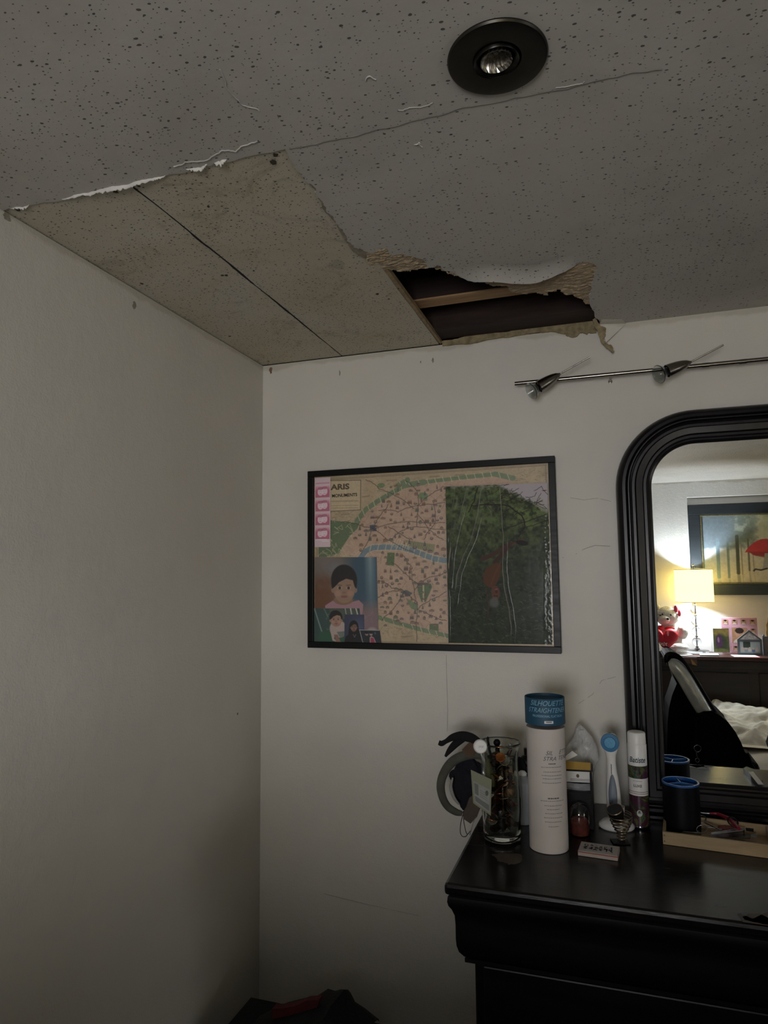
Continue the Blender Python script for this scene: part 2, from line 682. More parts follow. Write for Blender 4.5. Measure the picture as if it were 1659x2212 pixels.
e0, e1 = P(832, 590, z=H), P(953, 745, z=H)
eg.prism([(.5712, -.512, H + .0018), (.579, -.512, H + .0045), (.579, 0, H + .0045), (.5735, 0, H + .0018)], (0, 0, .011))
eg.build('board_edge', m_edge, ceil)
m_dark = mat('dark_gap', '1c1712', .95)
gp = MB()
gp.prism([(p[0], p[1], H + .0022) for p in jag([(.2645, -.96, 0), (.2650, -.75, 0), (.2655, -.55, 0), (.2670, -.35, 0), (.2675, -.01, 0)], .0035, 5, 31) +
          jag([(.2682, -.01, 0), (.2690, -.35, 0), (.2705, -.55, 0), (.2700, -.75, 0), (.269, -.96, 0)], .003, 5, 33)], (0, 0, .002))
gp.build('seam', m_dark, ceil)

# torn paper curling down along the front cut
m_flake = mat('torn_white_paper', 'd9d6cf', .6, var=.06, scale=60)
def flakes(pix, h, seed, lean=.25):
    r = random.Random(seed)
    pts = jag([P(*q, z=H) for q in pix], .003, 4, seed)
    mb = MB()
    vs, n = [], len(pts)
    for i, p in enumerate(pts):
        e = math.sin(PI * i / (n - 1)) ** .6
        d = h * e * r.uniform(.55, 1.0)
        for k in range(4):
            t = k / 3
            vs.append((p[0], p[1] + .0012 + d * lean * t * t, H + .002 - d * t))
    fs = [(i * 4 + k, i * 4 + k + 1, i * 4 + k + 5, i * 4 + k + 4) for i in range(n - 1) for k in range(3)]
    mb.add(vs, fs)
    return lab(mb.build('torn_paper', m_flake, ceil, smooth=40, solid=.0006), 'white torn paper edge hanging from the ceiling cut')


flakes([(17, 450), (45, 447), (64, 440)], .007, 1)
flakes([(122, 430), (160, 420), (215, 408), (275, 398), (330, 384), (362, 374)], .010, 2)
flakes([(398, 366), (430, 361), (448, 353)], .009, 3)
flakes([(460, 352), (475, 348), (490, 344)], .011, 4)

# broken plaster core: rough sheets rising into the hole
m_core = mat('broken_gypsum_core', 'a8967b', .95, var=.3, scale=70, bump=.8, bscale=260, bdist=.003, stretch=(1, 3, 1))
m_core_g = mat('broken_gypsum_core_mouldy', '8a7d60', .95, var=.35, scale=60, bump=.8, bscale=260, bdist=.003, stretch=(1, 3, 1))
def rough_sheet(name, px, m, z0, rise, seed, cell=.0014, zpl=H, label=None):
    pts = [P(*q, z=zpl)[:2] for q in px]
    pts = [p[:2] for p in jag([np.array([a, b, 0]) for a, b in pts + pts[:1]], .004, 3, seed)][:-1]
    xs = [p[0] for p in pts]; ys = [p[1] for p in pts]
    nx, ny = int((max(xs) - min(xs)) / cell) + 1, int((max(ys) - min(ys)) / cell) + 1
    gx = min(xs) + np.arange(nx) * cell
    gy = min(ys) + np.arange(ny) * cell
    X, Y = np.meshgrid(gx, gy)
    ins = np.zeros(X.shape, bool)
    for (ax, ay), (bx, by) in zip(pts, pts[1:] + pts[:1]):
        if ay == by:
            continue
        ins ^= ((ay > Y) != (by > Y)) & (X < (bx - ax) * (Y - ay) / (by - ay) + ax)
    y0, y1 = min(ys), max(ys)
    ids, vs, fs = {}, [], []

    def vid(i, j):
        if (i, j) not in ids:
            x, y = gx[0] + i * cell, gy[0] + j * cell
            t = (y - y0) / (y1 - y0)
            q = Vector((x * 55, y * 150, seed))
            z = z0 + rise * t + .0035 * noise.noise(q) + .0018 * noise.noise(q * 3.1)
            ids[(i, j)] = len(vs)
            vs.append((x, y, z))
        return ids[(i, j)]
    for j in range(ny):
        for i in range(nx):
            if ins[j, i]:
                fs.append((vid(i, j), vid(i, j + 1), vid(i + 1, j + 1), vid(i + 1, j)))
    mb = MB()
    mb.add(vs, fs)
    o = mb.build(name, m, ceil, solid=.0015)
    if label:
        lab(o, label)
    return o


A = [(790, 544), (803, 546), (815, 538), (834, 535), (838, 546), (850, 551), (868, 547), (898, 554), (916, 559), (923, 568), (925, 576), (938, 575), (952, 572),
     (963, 585), (966, 594), (950, 588), (935, 582), (918, 585), (900, 588), (880, 591), (865, 591), (850, 588), (838, 584), (828, 584), (818, 590), (808, 590), (797, 575)]
rough_sheet('torn_plaster', A, m_core, H - .0002, .008, 11, label='torn brown ragged plaster at the left end of the hole')
B = [(962, 585), (985, 592), (1010, 598), (1022, 596), (1066, 591), (1100, 593), (1135, 594), (1165, 591), (1200, 582), (1222, 577), (1262, 566),
     (1279, 568), (1293, 578), (1287, 592), (1282, 612), (1278, 632), (1274, 652), (1278, 664), (1270, 663), (1262, 660), (1256, 650), (1246, 648), (1238, 643),
     (1226, 641), (1217, 637), (1213, 632), (1206, 629), (1202, 627), (1198, 633), (1190, 634), (1182, 638), (1178, 643), (1172, 638), (1160, 637),
     (1150, 634), (1140, 638), (1128, 638), (1112, 636), (1105, 632), (1098, 625), (1088, 621), (1064, 620), (1048, 612), (1030, 606), (1010, 601), (985, 597)]
rough_sheet('torn_plaster', B, m_core, H + .0003, .008, 12, label='wide torn brown ragged plaster at the back of the hole')

# sagging painted edge over the hole
sg = MB()
epts = [P(*q, z=H) for q in [(985, 592), (1010, 598), (1022, 596), (1040, 593), (1066, 591), (1100, 593), (1135, 594), (1165, 591), (1180, 587), (1200, 582), (1222, 577), (1246, 569)]]
epts = jag(epts, .002, 2, 4)
rows = 7
vs = []
for i, p in enumerate(epts):
    a = math.sin(PI * i / (len(epts) - 1)) ** .7
    for k in range(rows):
        t = k / (rows - 1)
        vs.append((p[0], p[1] + .002 - .055 * (1 - t), H - .0004 - .020 * a * t ** 2.4))
sg.add(vs, [(i * rows + k, i * rows + k + 1, (i + 1) * rows + k + 1, (i + 1) * rows + k) for i in range(len(epts) - 1) for k in range(rows - 1)])
lab(sg.build('sagging_paper', m_ceil, ceil, smooth=60), 'painted ceiling paper sagging over the hole')

m_nail = mat('rusty_nail_mark', '3a3024', .9, var=.3)
def board_mark(px, r, seed, el=1.0):
    c_ = P(*px, z=H)
    rr = random.Random(seed)
    pts = [(c_[0] + math.cos(2 * PI * i / 12) * r * rr.uniform(.6, 1.1) * el, c_[1] + math.sin(2 * PI * i / 12) * r * rr.uniform(.6, 1.1), H + .0019) for i in range(12)]
    MB().prism(pts, (0, 0, .0006)).build('nail_mark', m_nail, ceil)


for k_, (q_, r_) in enumerate([((38, 456), .005), ((250, 417), .005), ((297, 398), .005), ((300, 405), .003), ((595, 338), .005), ((590, 353), .007), ((307, 615), .004), ((450, 449), .003),
                               ((480, 597), .004), ((489, 597), .004), ((496, 728), .004), ((548, 587), .0025), ((860, 625), .003), ((840, 648), .003), ((580, 782), .003), ((815, 637), .005)]):
    board_mark(q_, r_, 70 + k_)

# timber inside the hole
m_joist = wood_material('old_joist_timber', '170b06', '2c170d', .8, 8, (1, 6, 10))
m_lath = wood_material('raw_batten_timber', '8a6a48', 'a98a62', .75, 8, (1, 8, 8))
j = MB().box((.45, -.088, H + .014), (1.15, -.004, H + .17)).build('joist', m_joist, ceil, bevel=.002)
lab(j, 'dark reddish joist along the wall inside the hole')
ya = P(900, 650, z=H + .03)[1]
yb = P(900, 668, z=H + .03)[1]
j = MB().box((.45, ya, H + .03), (1.15, yb, H + .16)).build('joist', m_lath, ceil, bevel=.002)
lab(j, 'joist with pale underside across the hole')
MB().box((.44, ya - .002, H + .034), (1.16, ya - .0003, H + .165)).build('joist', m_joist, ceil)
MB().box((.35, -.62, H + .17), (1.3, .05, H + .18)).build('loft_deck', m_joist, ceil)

# ragged strip at the top of the wall and the hanging shard
def ragged_plate(name, px, y, m, thick, seed, label, amp=.0025):
    pts = [P(*q, y=y) for q in px]
    q = jag([np.array([p[0], p[2], 0]) for p in pts + pts[:1]], amp, 3, seed)[:-1]
    mb = MB().prism([(a, y, b) for a, b, _ in q], (0, thick, 0))
    return lab(mb.build(name, m, ceil), label)


C_ = [(953, 737), (1000, 728), (1040, 722), (1100, 716), (1135, 708), (1170, 703), (1200, 699), (1232, 694), (1258, 686), (1270, 680), (1280, 664), (1284, 680), (1289, 700),
      (1291, 712), (1288, 719), (1272, 718), (1268, 724), (1258, 718), (1250, 722), (1240, 728), (1226, 726), (1221, 721), (1205, 719), (1180, 717), (1150, 719), (1100, 728), (1040, 737), (1000, 743), (955, 747)]
ragged_plate('torn_plaster', C_, -.006, m_core_g, .0055, 21, 'greenish brown broken plaster strip along the wall top')
D_ = [(1280, 690), (1288, 688), (1296, 700), (1304, 706), (1309, 712), (1308, 726), (1303, 734), (1310, 742), (1318, 744), (1324, 753), (1327, 758), (1320, 760), (1311, 752),
      (1303, 744), (1296, 730), (1291, 715), (1284, 700)]
ragged_plate('hanging_shard', D_, -.03, m_core_g, .004, 22, 'pointed shard of broken plaster hanging below the ceiling')
# painted corner that sagged beside the shard
sh = MB()
c0 = P(1296, 700, y=-.03); c1 = P(1309, 740, y=-.022); c2 = P(1352, 699, y=-.001); c3 = P(1345, 690, z=H); c4 = P(1300, 690, z=H)
sh.add([c0, c1, c2, c3, c4], [(0, 1, 2), (0, 2, 3, 4)])
lab(sh.build('sagging_paper', m_wall_b, ceil, solid=.001), 'painted corner sagging off the ceiling onto the wall')

# hairline ridge running on from the stripped corner
m_line = mat('hairline_crack', '77746c', .8)
m_ridge = mat('raised_paint_ridge', 'bdbab3', .6)
def ceil_line(px, r, seed, m, name='crack'):
    pts = jag([P(*q, z=H - .0004) for q in px], .004, 3, seed)
    return MB().tube(pts, r, 5).build(name, m, ceil, smooth=80)


ceil_line([(625, 322), (700, 306), (800, 284), (900, 259), (1000, 232), (1150, 205), (1300, 172), (1430, 150)], .0008, 5, m_line)
ceil_line([(375, 360), (400, 350), (450, 345), (480, 325), (510, 328), (540, 310), (555, 305)], .0012, 6, m_ridge)
ceil_line([(475, 150), (490, 190), (520, 225), (560, 240)], .0009, 16, m_ridge)
ceil_line([(860, 238), (900, 232), (935, 222)], .0007, 17, m_ridge)
ceil_line([(790, 175), (800, 165), (812, 172)], .001, 18, m_ridge)
ceil_line([(1200, 190), (1240, 184), (1262, 176)], .0007, 19, m_ridge)
ceil_line([(895, 312), (905, 308), (912, 318)], .0012, 20, m_ridge)

# small chips, hairlines on the walls
m_chip = mat('exposed_plaster_chip', '8b8676', .9, var=.2, scale=90)
m_rust = mat('brown_chip', '7c6650', .9, var=.3, scale=90)
def chip(px, r, plane, parent, m, seed, sx=1., sz=1.3):
    k, v = plane
    rr = random.Random(seed)
    c = P(*px, **{k: v})
    pts = []
    for i in range(14):
        a = 2 * PI * i / 14
        q = r * rr.uniform(.6, 1.1)
        if k == 'y':
            pts.append((c[0] + math.cos(a) * q * sx, v - .0006, c[2] + math.sin(a) * q * sz))
        else:
            pts.append((v + .0006, c[1] + math.cos(a) * q * sx, c[2] + math.sin(a) * q * sz))
    d = (0, .0008, 0) if k == 'y' else (-.0008, 0, 0)
    return MB().prism(pts, d).build('chip', m, parent)


chip((585, 800), .009, ('y', 0), wb, m_rust, 1, .7, 1.4)
chip((734, 806), .0035, ('y', 0), wb, m_chip, 2, .6, 3.0)
chip((935, 778), .0055, ('y', 0), wb, m_chip, 3, .7, 1.5)
chip((909, 782), .0035, ('y', 0), wb, m_chip, 4, .6, 1.5)
chip((290, 660), .010, ('x', 0), wl, m_chip, 5, .7, 1.0)
chip((358, 676), .007, ('x', 0), wl, m_wall_b, 6, 1, 1)
chip((14, 468), .010, ('x', 0), wl, m_chip, 7, 1, 1)
chip((513, 1542), .005, ('x', 0), wl, m_rust, 8, .8, .8)
m_hair = mat('wall_hairline', 'a39f94', .9)
def wall_line(px, r, seed, m=m_hair):
    pts = jag([P(*q, y=-.0005) for q in px], .003, 3, seed)
    return MB().tube(pts, r, 4).build('crack', m, wb)


wall_line([(964, 1415), (965, 1470), (967, 1530), (966, 1580)], .0005, 1)
wall_line([(1215, 1205), (1245, 1196), (1262, 1186), (1285, 1178), (1318, 1180)], .0006, 2)
wall_line([(1232, 1075), (1262, 1080), (1290, 1076), (1320, 1083)], .0005, 3)
wall_line([(700, 1930), (760, 1945), (830, 1962), (905, 1978)], .0006, 4)
wall_line([(1250, 1520), (1280, 1500), (1300, 1470), (1330, 1462)], .0005, 6)

# ================================================================== bedside lamps
def translucent_material(name, col, tcol, f=.6):
    t = NT(name)
    d = t.n('BsdfDiffuse'); tr = t.n('BsdfTranslucent'); mx = t.n('MixShader')
    g = t.noise(60, 3, .6, stretch=(3, 3, .15))
    t.l(t.ramp(g, [(.3, rgb(col)), (.7, tuple(min(1, v * 1.12) for v in rgb(col)[:3]) + (1,))]), d.inputs[0])
    t.l(t.ramp(g, [(.3, rgb(tcol)), (.7, tuple(min(1, v * 1.15) for v in rgb(tcol)[:3]) + (1,))]), tr.inputs[0])
    mx.inputs[0].default_value = f
    t.l(d.outputs[0], mx.inputs[1]); t.l(tr.outputs[0], mx.inputs[2])
    t.l(mx.outputs[0], t.out.inputs[0])
    return t.m


m_shade = translucent_material('cream_lamp_shade', 'd8c890', 'c9ac5c', .5)
m_chrome = mat('polished_chrome', 'b9bcc0', .12, 1.0, var=.04)
m_crystal = glass_material('clear_crystal', 'f6fbff', .02, 1.5)
m_steel_trim = mat('shade_trim_wire', '8a7a5a', .5, .5)
SHZ = 1.0                                   # top of the headboard shelf


def bedside_lamp(x, y, label, watts):
    L = thing('table_lamp', label, 'lamp', (x, y, SHZ))
    z0, z1, r0, r1 = .352, .577, .124, .124
    MB().lathe([(.075, 0), (.078, .004), (.078, .018), (.072, .022), (.02, .024), (.012, .034)], n=48).build('base', m_crystal, L, smooth=40)
    rod = MB().tube([(0, 0, .02), (0, 0, .60)], .0035, 10)
    for k in range(5):
        zc = .036 + k * .072
        rod.lathe([(.009, zc), (.012, zc + .004), (.009, zc + .010)], n=20)
    rod.lathe([(.0, .60), (.008, .604), (.009, .612), (.004, .618), (0, .620)], n=20)
    rod.build('rod', m_chrome, L, smooth=40)
    for k in range(4):
        zc = .076 + k * .072
        MB().lathe([(.006, zc - .028)] + [(.031 * math.sin(a), zc - .031 * math.cos(a)) for a in [PI * i / 14 for i in range(2, 13)]] + [(.006, zc + .028)], n=28).build('crystal_ball', m_crystal, L, smooth=60)
    sh = MB().lathe([(r0, z0), (r1, z1)], n=64, cap=False).build('lamp_shade', m_shade, L, smooth=40)
    tr = MB()
    for zz, rr in ((z0, r0), (z1, r1)):
        if zz == z1:
            tr.build('shade_trim', m_steel_trim, sh)
            tr = MB()
        tr.tube([(rr * math.cos(2 * PI * i / 64), rr * math.sin(2 * PI * i / 64), zz) for i in range(64)], .0018, 6, closed=True)
    for a in (0, 2 * PI / 3, 4 * PI / 3):
        tr.tube([(0, 0, z1 + .01), (r1 * math.cos(a), r1 * math.sin(a), z1)], .0012, 5)
    tr.build('shade_trim', m_steel_trim, sh)
    ld = bpy.data.lights.new('bulb_light', 'POINT')
    ld.energy = watts
    ld.color = (.82, .90, 1.0)
    ld.shadow_soft_size = .028
    lo = bpy.data.objects.new('bulb_light', ld)
    COL.objects.link(lo)
    lo.parent = L
    lo.location = (0, 0, .45)
    return L


bedside_lamp(1.563, -3.49, 'lit table lamp with cream drum shade and stacked crystal ball stem, seen in the mirror', LAMP_W)
bedside_lamp(3.10, -3.49, 'lit cream drum table lamp at the far right end of the headboard', LAMP2_W)

# unseen fill windows added to light the room: behind the camera and right wall
m_wframe = mat('fill_window_frame', 'd5d3cd', .5)
m_pane = mat('fill_window_pane', 'cfd6da', .1)
def fill_window(name, axis, a0, a1, z0, z1, watts, col, spread, aim):
    X = axis == 'x'
    wall_at = XR if X else YW
    sg_ = -1 if X else 1
    def bx_(mb, u0, u1, v0, v1, d):
        lo, hi = sorted((wall_at, wall_at + sg_ * d))
        return mb.box((lo, u0, v0), (hi, u1, v1)) if X else mb.box((u0, lo, v0), (u1, hi, v1))
    mb = MB()
    bx_(mb, a0 - .05, a1 + .05, z0 - .05, z0, .03); bx_(mb, a0 - .05, a1 + .05, z1, z1 + .05, .03)
    bx_(mb, a0 - .05, a0, z0, z1, .03); bx_(mb, a1, a1 + .05, z0, z1, .03)
    wn = struct(mb.build(name, m_wframe, bevel=.003))
    bx_(MB(), a0, a1, z0, z1, .006).build('pane', m_pane, wn)
    al = bpy.data.lights.new('fill_light', 'AREA')  # added fill lamp in the unseen frame
    al.shape = 'RECTANGLE'
    al.size, al.size_y = a1 - a0 - .02, z1 - z0 - .02
    al.energy = watts
    al.color = col
    al.spread = math.radians(spread)
    ao = bpy.data.objects.new('fill_light', al)
    COL.objects.link(ao)
    ao.parent = wn
    m_, zc = (a0 + a1) / 2, (z0 + z1) / 2
    ao.location = (wall_at - .02, m_, zc) if X else (m_, wall_at + .02, zc)
    d = Vector((-1, 0, 0)) if X else Vector((0, 1, 0))
    ao.rotation_euler = d.to_track_quat('-Z', 'Y').to_euler()


fill_window('fill_window_1', 'y', .60, 1.20, 1.02, 1.76, FILL1_W, FILL_COL, FILL_SPREAD, None)
fill_window('fill_window_2', 'x', -2.7, -1.2, .95, 1.55, FILL2_W, FILL_COL, FILL_SPREAD - 25, None)
TC_ = thing('light_blocker_chest', 'unseen dark chest added behind the camera to block low light', 'chest of drawers', (.64, -2.22, 0))  # added out of view to keep light off the lower walls
m_esp0 = wood_material('blocker_wood', '18110f', '2a1d19', .42, 5, (1, 1, 8))
MB().box((-.60, -.20, .06), (.60, .20, BLOCKER_H - .03)).build('body', m_esp0, TC_, bevel=.004)
MB().box((-.62, -.215, BLOCKER_H - .03), (.62, .215, BLOCKER_H)).build('top', m_esp0, TC_, bevel=.004)
MB().box((-.58, -.18, 0), (.58, .18, .06)).build('plinth', m_esp0, TC_)
for k_ in range(4):
    MB().box((-.57, .20, .09 + k_ * .245), (.57, .214, .315 + k_ * .245)).build('drawer', m_esp0, TC_, bevel=.003)

# ================================================================== headboard, bed and what lies on them
m_espresso = wood_material('espresso_wood', '18110f', '2a1d19', .42, 5, (1, 1, 8))
m_shelf = wood_material('brown_shelf_top', '3a2320', '54342c', .35, 5, (1, 8, 8))
HB = thing('bookcase_headboard', 'dark brown bookcase headboard of the bed, seen in the mirror', 'headboard', (2.2, -3.6, 0))
hx0, hx1, hf = 1.16, 3.26, -3.27
b = MB().box((hx0, YW + .004, 0), (hx1, hf - .02, SHZ - .022))
b.build('body', m_espresso, HB, world=True, bevel=.003)
MB().box((hx0 - .01, YW + .002, SHZ - .022), (hx1 + .01, hf, SHZ)).build('top_shelf', m_shelf, HB, world=True, bevel=.003)
MB().box((hx0, hf - .025, SHZ - .075), (hx1, hf - .006, SHZ - .024)).build('crown_rail', m_espresso, HB, world=True, bevel=.004)
for k in range(3):
    a = hx0 + .06 + k * .68
    MB().box((a, hf - .03, .62), (a + .62, hf - .012, SHZ - .10)).build('panel', m_espresso, HB, world=True, bevel=.006)
MB().box((hx0, hf - .03, .585), (hx1, hf - .006, .615)).build('lower_rail', m_espresso, HB, world=True, bevel=.004)

BED = thing('bed', 'bed with off-white sheet and dark base beside the headboard', 'bed', (2.3, -2.35, 0))
m_sheet = mat('off_white_sheet', 'bdb7a9', .9, var=.05, scale=12, bump=.25, bscale=40, bdist=.01)
m_blanket = mat('cream_blanket', 'c9c2b0', .95, var=.08, scale=25, bump=.5, bscale=160, bdist=.003)
MB().box((1.46, -3.24, .05), (3.16, -1.62, .34)).build('bed_base', m_espresso, BED, world=True, bevel=.01)
def mattress(u, v):
    x = 1.42 + u * 1.78
    y = -3.24 + v * 1.64
    e = min(u, 1 - u, v, 1 - v)
    z = .60 + .012 * noise.noise(Vector((x * 4, y * 3, 1))) + .006 * noise.noise(Vector((x * 14, y * 9, 4)))
    if e < .001:
        z = .33
    elif e < .03:
        z -= .03 * (1 - e / .03) ** 2
    return (x, y, z)


MB().grid(mattress, 70, 70).build('mattress', m_sheet, BED, world=True, smooth=50)

def folds(x, y, seed=0, f=1.0):
    q = Vector((x * 2.2 + seed, y * 2.6, seed * 1.3))
    a = noise.noise(q) * 6 + noise.noise(q * 2.3 + Vector((5, 1, 2))) * 2
    w = .5 + .5 * math.sin(y * 17 + x * 5 + a)
    w2 = .5 + .5 * math.sin(x * 21 - y * 9 + a * 1.3)
    m = .5 + .9 * noise.noise(q * 1.4 + Vector((2, 8, 1)))
    return max(0, min(1, m)) * (w ** 1.5) * .7 + (1 - max(0, min(1, m))) * w2 * .45


def blanket(u, v):
    x = 1.50 + u * 1.5
    y = -3.215 + v * .80
    e = min(min(u, 1 - u) / .07, (1 - v) / .22, v / .05 if v < .05 else 1, 1)
    e = max(0, e) ** .6
    wob = .5 + .5 * noise.noise(Vector((x * 2.5, y * 2.5, 3)))
    z = .602 + e * (.070 + .085 * folds(x, y, 2.4) + .045 * wob * (1 - v) + .030 * abs(noise.noise(Vector((x * 9, y * 11, 1)))) + .012 * abs(noise.noise(Vector((x * 24, y * 28, 3))))) - .07 * v * e
    x += .05 * noise.noise(Vector((x * 3, y * 3, 8)))
    y += .05 * noise.noise(Vector((x * 3, y * 3, 5))) * v
    return (x, y, max(z, .622))


tag(MB().grid(blanket, 170, 130).build('blanket', m_blanket, smooth=60, loc=(2.2, -2.8, .6)), 'crumpled cream blanket on the bed, seen in the mirror', 'blanket')
m_teal_black = mat('black_green_fabric', '0b1110', .9, var=.15, scale=60, bump=.3, bscale=300, spec=.1)
cu = MB()
def cushion(u, v):
    a, b = 2 * u - 1, 2 * v - 1
    r = (1 - a ** 4) ** .5 * (1 - b ** 4) ** .5
    return a, b, r
pc = V(1655, 1592, z=.68)
def cush_fn(sgn):
    def fn(u, v):
        a, b, r = cushion(u, v)
        q = (abs(a) ** 3 + abs(b) ** 3) ** (1 / 3)
        s_ = 1 - .12 * (a * a * b * b)
        return (1.93 + a * .215 * s_ , -2.10 + b * .19 * s_ , .70 + sgn * .075 * max(0, r) + .006 * noise.noise(Vector((a * 3, b * 3, sgn))))
    return fn
cu.grid(cush_fn(1), 30, 30).grid(cush_fn(-1), 30, 30)
tag(cu.build('cushion', m_teal_black, smooth=70, loc=(1.93, -2.10, .62)), 'black cushion on the white bed sheet, at the right edge of the mirror', 'cushion')

# recess picture
m_blackframe = wood_material('charcoal_picture_frame', '20262c', '2b3239', .4, 6)
m_gilt = mat('dull_gilt_lip', '6f6a52', .45, .6, var=.5, scale=220, bump=.6, bscale=300)
m_print = print_material('printed_paper', .45)
m_canvas = print_material('canvas_print', .6)
yr = YW - .05
PF = thing('framed_painting', 'wide black framed painting of misty trees and a red umbrella, seen in the mirror', 'painting', (2.1, yr, 1.4))
a0, a1 = V(1483, 1090, y=yr + .02), V(1492, 1287, y=yr + .02)
fx0, fx1, fz0, fz1 = NX0 + .006, 2.98, a1[2] + .005, a0[2] - .004
fw = .075
fb = MB()
for lo, hi in (((fx0, yr + .001, fz1 - fw), (fx1, yr + .032, fz1)), ((fx0, yr + .001, fz0), (fx1, yr + .032, fz0 + fw)),
               ((fx0, yr + .001, fz0 + fw), (fx0 + fw, yr + .032, fz1 - fw)), ((fx1 - fw, yr + .001, fz0 + fw), (fx1, yr + .032, fz1 - fw))):
    fb.box(lo, hi)
fb.build('frame', m_blackframe, PF, world=True, bevel=.003)
g = MB(); w2 = fw + .013
for lo, hi in (((fx0 + fw, yr + .004, fz1 - w2), (fx1 - fw, yr + .026, fz1 - fw)), ((fx0 + fw, yr + .004, fz0 + fw), (fx1 - fw, yr + .026, fz0 + w2)),
               ((fx0 + fw, yr + .004, fz0 + w2), (fx0 + w2, yr + .026, fz1 - w2)), ((fx1 - w2, yr + .004, fz0 + w2), (fx1 - fw, yr + .026, fz1 - w2))):
    g.box(lo, hi)
g.build('inner_lip', m_gilt, PF, world=True, bevel=.003)
cw, ch = 330, 140
c = Canvas(cw, ch, 'ada598')
sx = cw / (fx1 - fx0 - 2 * w2)
def pc_(px, py):
    q = V(px, py, y=yr + .02)
    return ((q[0] - fx0 - w2) * sx, (fz1 - w2 - q[2]) * ch / (fz1 - fz0 - 2 * w2))
gx = np.clip(c.X / cw, 0, 1)
gy = c.Y / ch
c.put(np.clip(1 - gx * 4, 0, 1) * .7, '9db9cf')
c.put(np.clip((gy - .55) * 2, 0, 1), 'b3a58c', .8)
c.put(np.clip(1 - abs(gx - .33) * 5.5, 0, 1) * np.clip(1.1 - gy * 1.2, 0, 1), 'a9ad84', .8)
c.put(np.clip((gx - .40) * 5, 0, 1) * np.clip(1.1 - gy * 1.1, 0, 1), 'a39a9e', .8)
f1 = c.fbm(16, 3); f2 = c.fbm(10, 8)
y_edge = .50 + .08 * (f1 - .5) * 2
blot = np.clip((y_edge - gy) * 14, 0, 1) * np.clip((.295 - gx + .05 * (f2 - .5)) * 22, 0, 1)
c.put(blot, '5c6c78')
c.put(blot * np.clip((gx - .13) * 8, 0, 1), '66705f')
c.put(blot * np.clip((f2 - .5) * 5, 0, 1) * np.clip(1 - abs(gx - .22) * 9, 0, 1), '9aa394', .9)
for (px, top, bot, w_, colr) in ((1516, 1170, 1235, 5.5, '5f9ab8'), (1550, 1165, 1247, 6.2, '5d7686'), (1572, 1172, 1247, 4.2, '596a6d'), (1592, 1158, 1238, 6.0, '3a4038'),
                                  (1601, 1172, 1240, 2, '7c6f60'), (1616, 1165, 1232, 3.4, '5a5549'), (1626, 1180, 1235, 2, '8c7b70')):
    x0_, y0_ = pc_(px, top); x1_, y1_ = pc_(px + 4, bot)
    c.line([(x0_, y0_), (x1_, y1_)], w_, colr)
    c.line([(x1_, y1_), (x1_ + 1, ch)], w_ * .9, colr, .35)
for k in range(9):
    xx = 120 + k * 23 + (k * 37) % 11
    c.line([(xx, 52), (xx + 2, 112)], 2 + k % 3, '6c6a60', .6)
ux, uy = pc_(1655, 1180)
dome = [(ux - 36 + 72 * t, uy + 12 - 30 * math.sin(PI * t) ** .8 + 5 * t) for t in [i / 24 for i in range(25)]] + [(ux + 36 - 72 * t, uy + 17 - 5 * t - 3.5 * abs(math.sin(PI * t * 4)) + 9 * math.sin(PI * t)) for t in [i / 24 for i in range(1, 24)]]
c.poly(dome, 'a8242e')
c.poly([(ux - 30, uy + 10), (ux + 30, uy + 13), (ux + 24, uy + 22), (ux, uy + 24), (ux - 22, uy + 18)], '7a1d29', .7)
bx, by = pc_(1660, 1228)
c.poly([(bx - 4, uy + 14), (bx + 10, uy + 14), (bx + 14, by + 0), (bx - 9, by + 1)], '8b8880')
c.line([(bx - 2, by), (bx - 12, by + 3), (bx - 21, by + 1), (bx - 24, by + 4)], 3, '2d2523')
c.line([(bx + 4, by), (bx + 4, by + 22), (bx + 6, by + 32)], 3.4, '2d2523')
c.shade(.93 + .14 * c.fbm(4, 2, 2))
gm = c.a.mean(axis=2, keepdims=True)
c.a = gm + (c.a - gm) * .78
xa, xb_, za, zb = fx0 + w2, fx1 - w2, fz0 + w2, fz1 - w2
c.mesh('painted_canvas', lambda u, v: (xa + u * (xb_ - xa), yr + .010, zb - v * (zb - za)), m_canvas, PF, gain=1.45)
# note: the picture faces the bed, +y

# ------------------------------------------------------------------ on the headboard shelf
m_plush = mat('white_plush', 'e6e2da', .95, var=.08, scale=60, bump=.9, bscale=220, bdist=.006)
m_plush_g = mat('olive_white_plush', 'b9b79f', .95, var=.2, scale=60, bump=.9, bscale=220, bdist=.006)
m_brownp = mat('brown_plush', '6b5048', .95, var=.15, scale=60, bump=.8, bscale=240, bdist=.005)
m_red = mat('red_satin', 'c31a2e', .6, var=.12, scale=30)
m_pink = mat('pink_ribbon', 'd4546c', .5, var=.08)
m_black = mat('black_plastic', '08080a', .45, var=.1, spec=.2)
m_white = mat('white_plastic', 'd9d7d2', .4, var=.03)
bear = thing('teddy_bear', 'white teddy bear with a red neck bow beside the lamp, seen in the mirror', 'teddy bear', (1.355, -3.45, SHZ + .008))
B_ = MB()
B_.blob((.03, -.02, .10), (.085, .07, .10), .06, 8, 1).blob((.02, .0, .245), (.078, .07, .068), .05, 8, 2)
B_.blob((.0, .062, .225), (.036, .03, .028), .03, 8, 3)
B_.blob((-.045, -.01, .305), (.026, .018, .026), .03, 8, 4, 16, 10).blob((.085, -.01, .30), (.026, .018, .026), .03, 8, 5, 16, 10)
B_.blob((.115, .02, .14), (.034, .045, .05), .05, 8, 6).blob((.085, .075, .035), (.06, .05, .034), .05, 8, 8)
B_.build('body', m_plush, bear, smooth=80)
for ex_ in ((-.012, .065, .262), (.042, .066, .258)):
    MB().blob(ex_, (.006, .005, .006), 0, 8, 1, 10, 8).build('eye', m_black, bear, smooth=80)
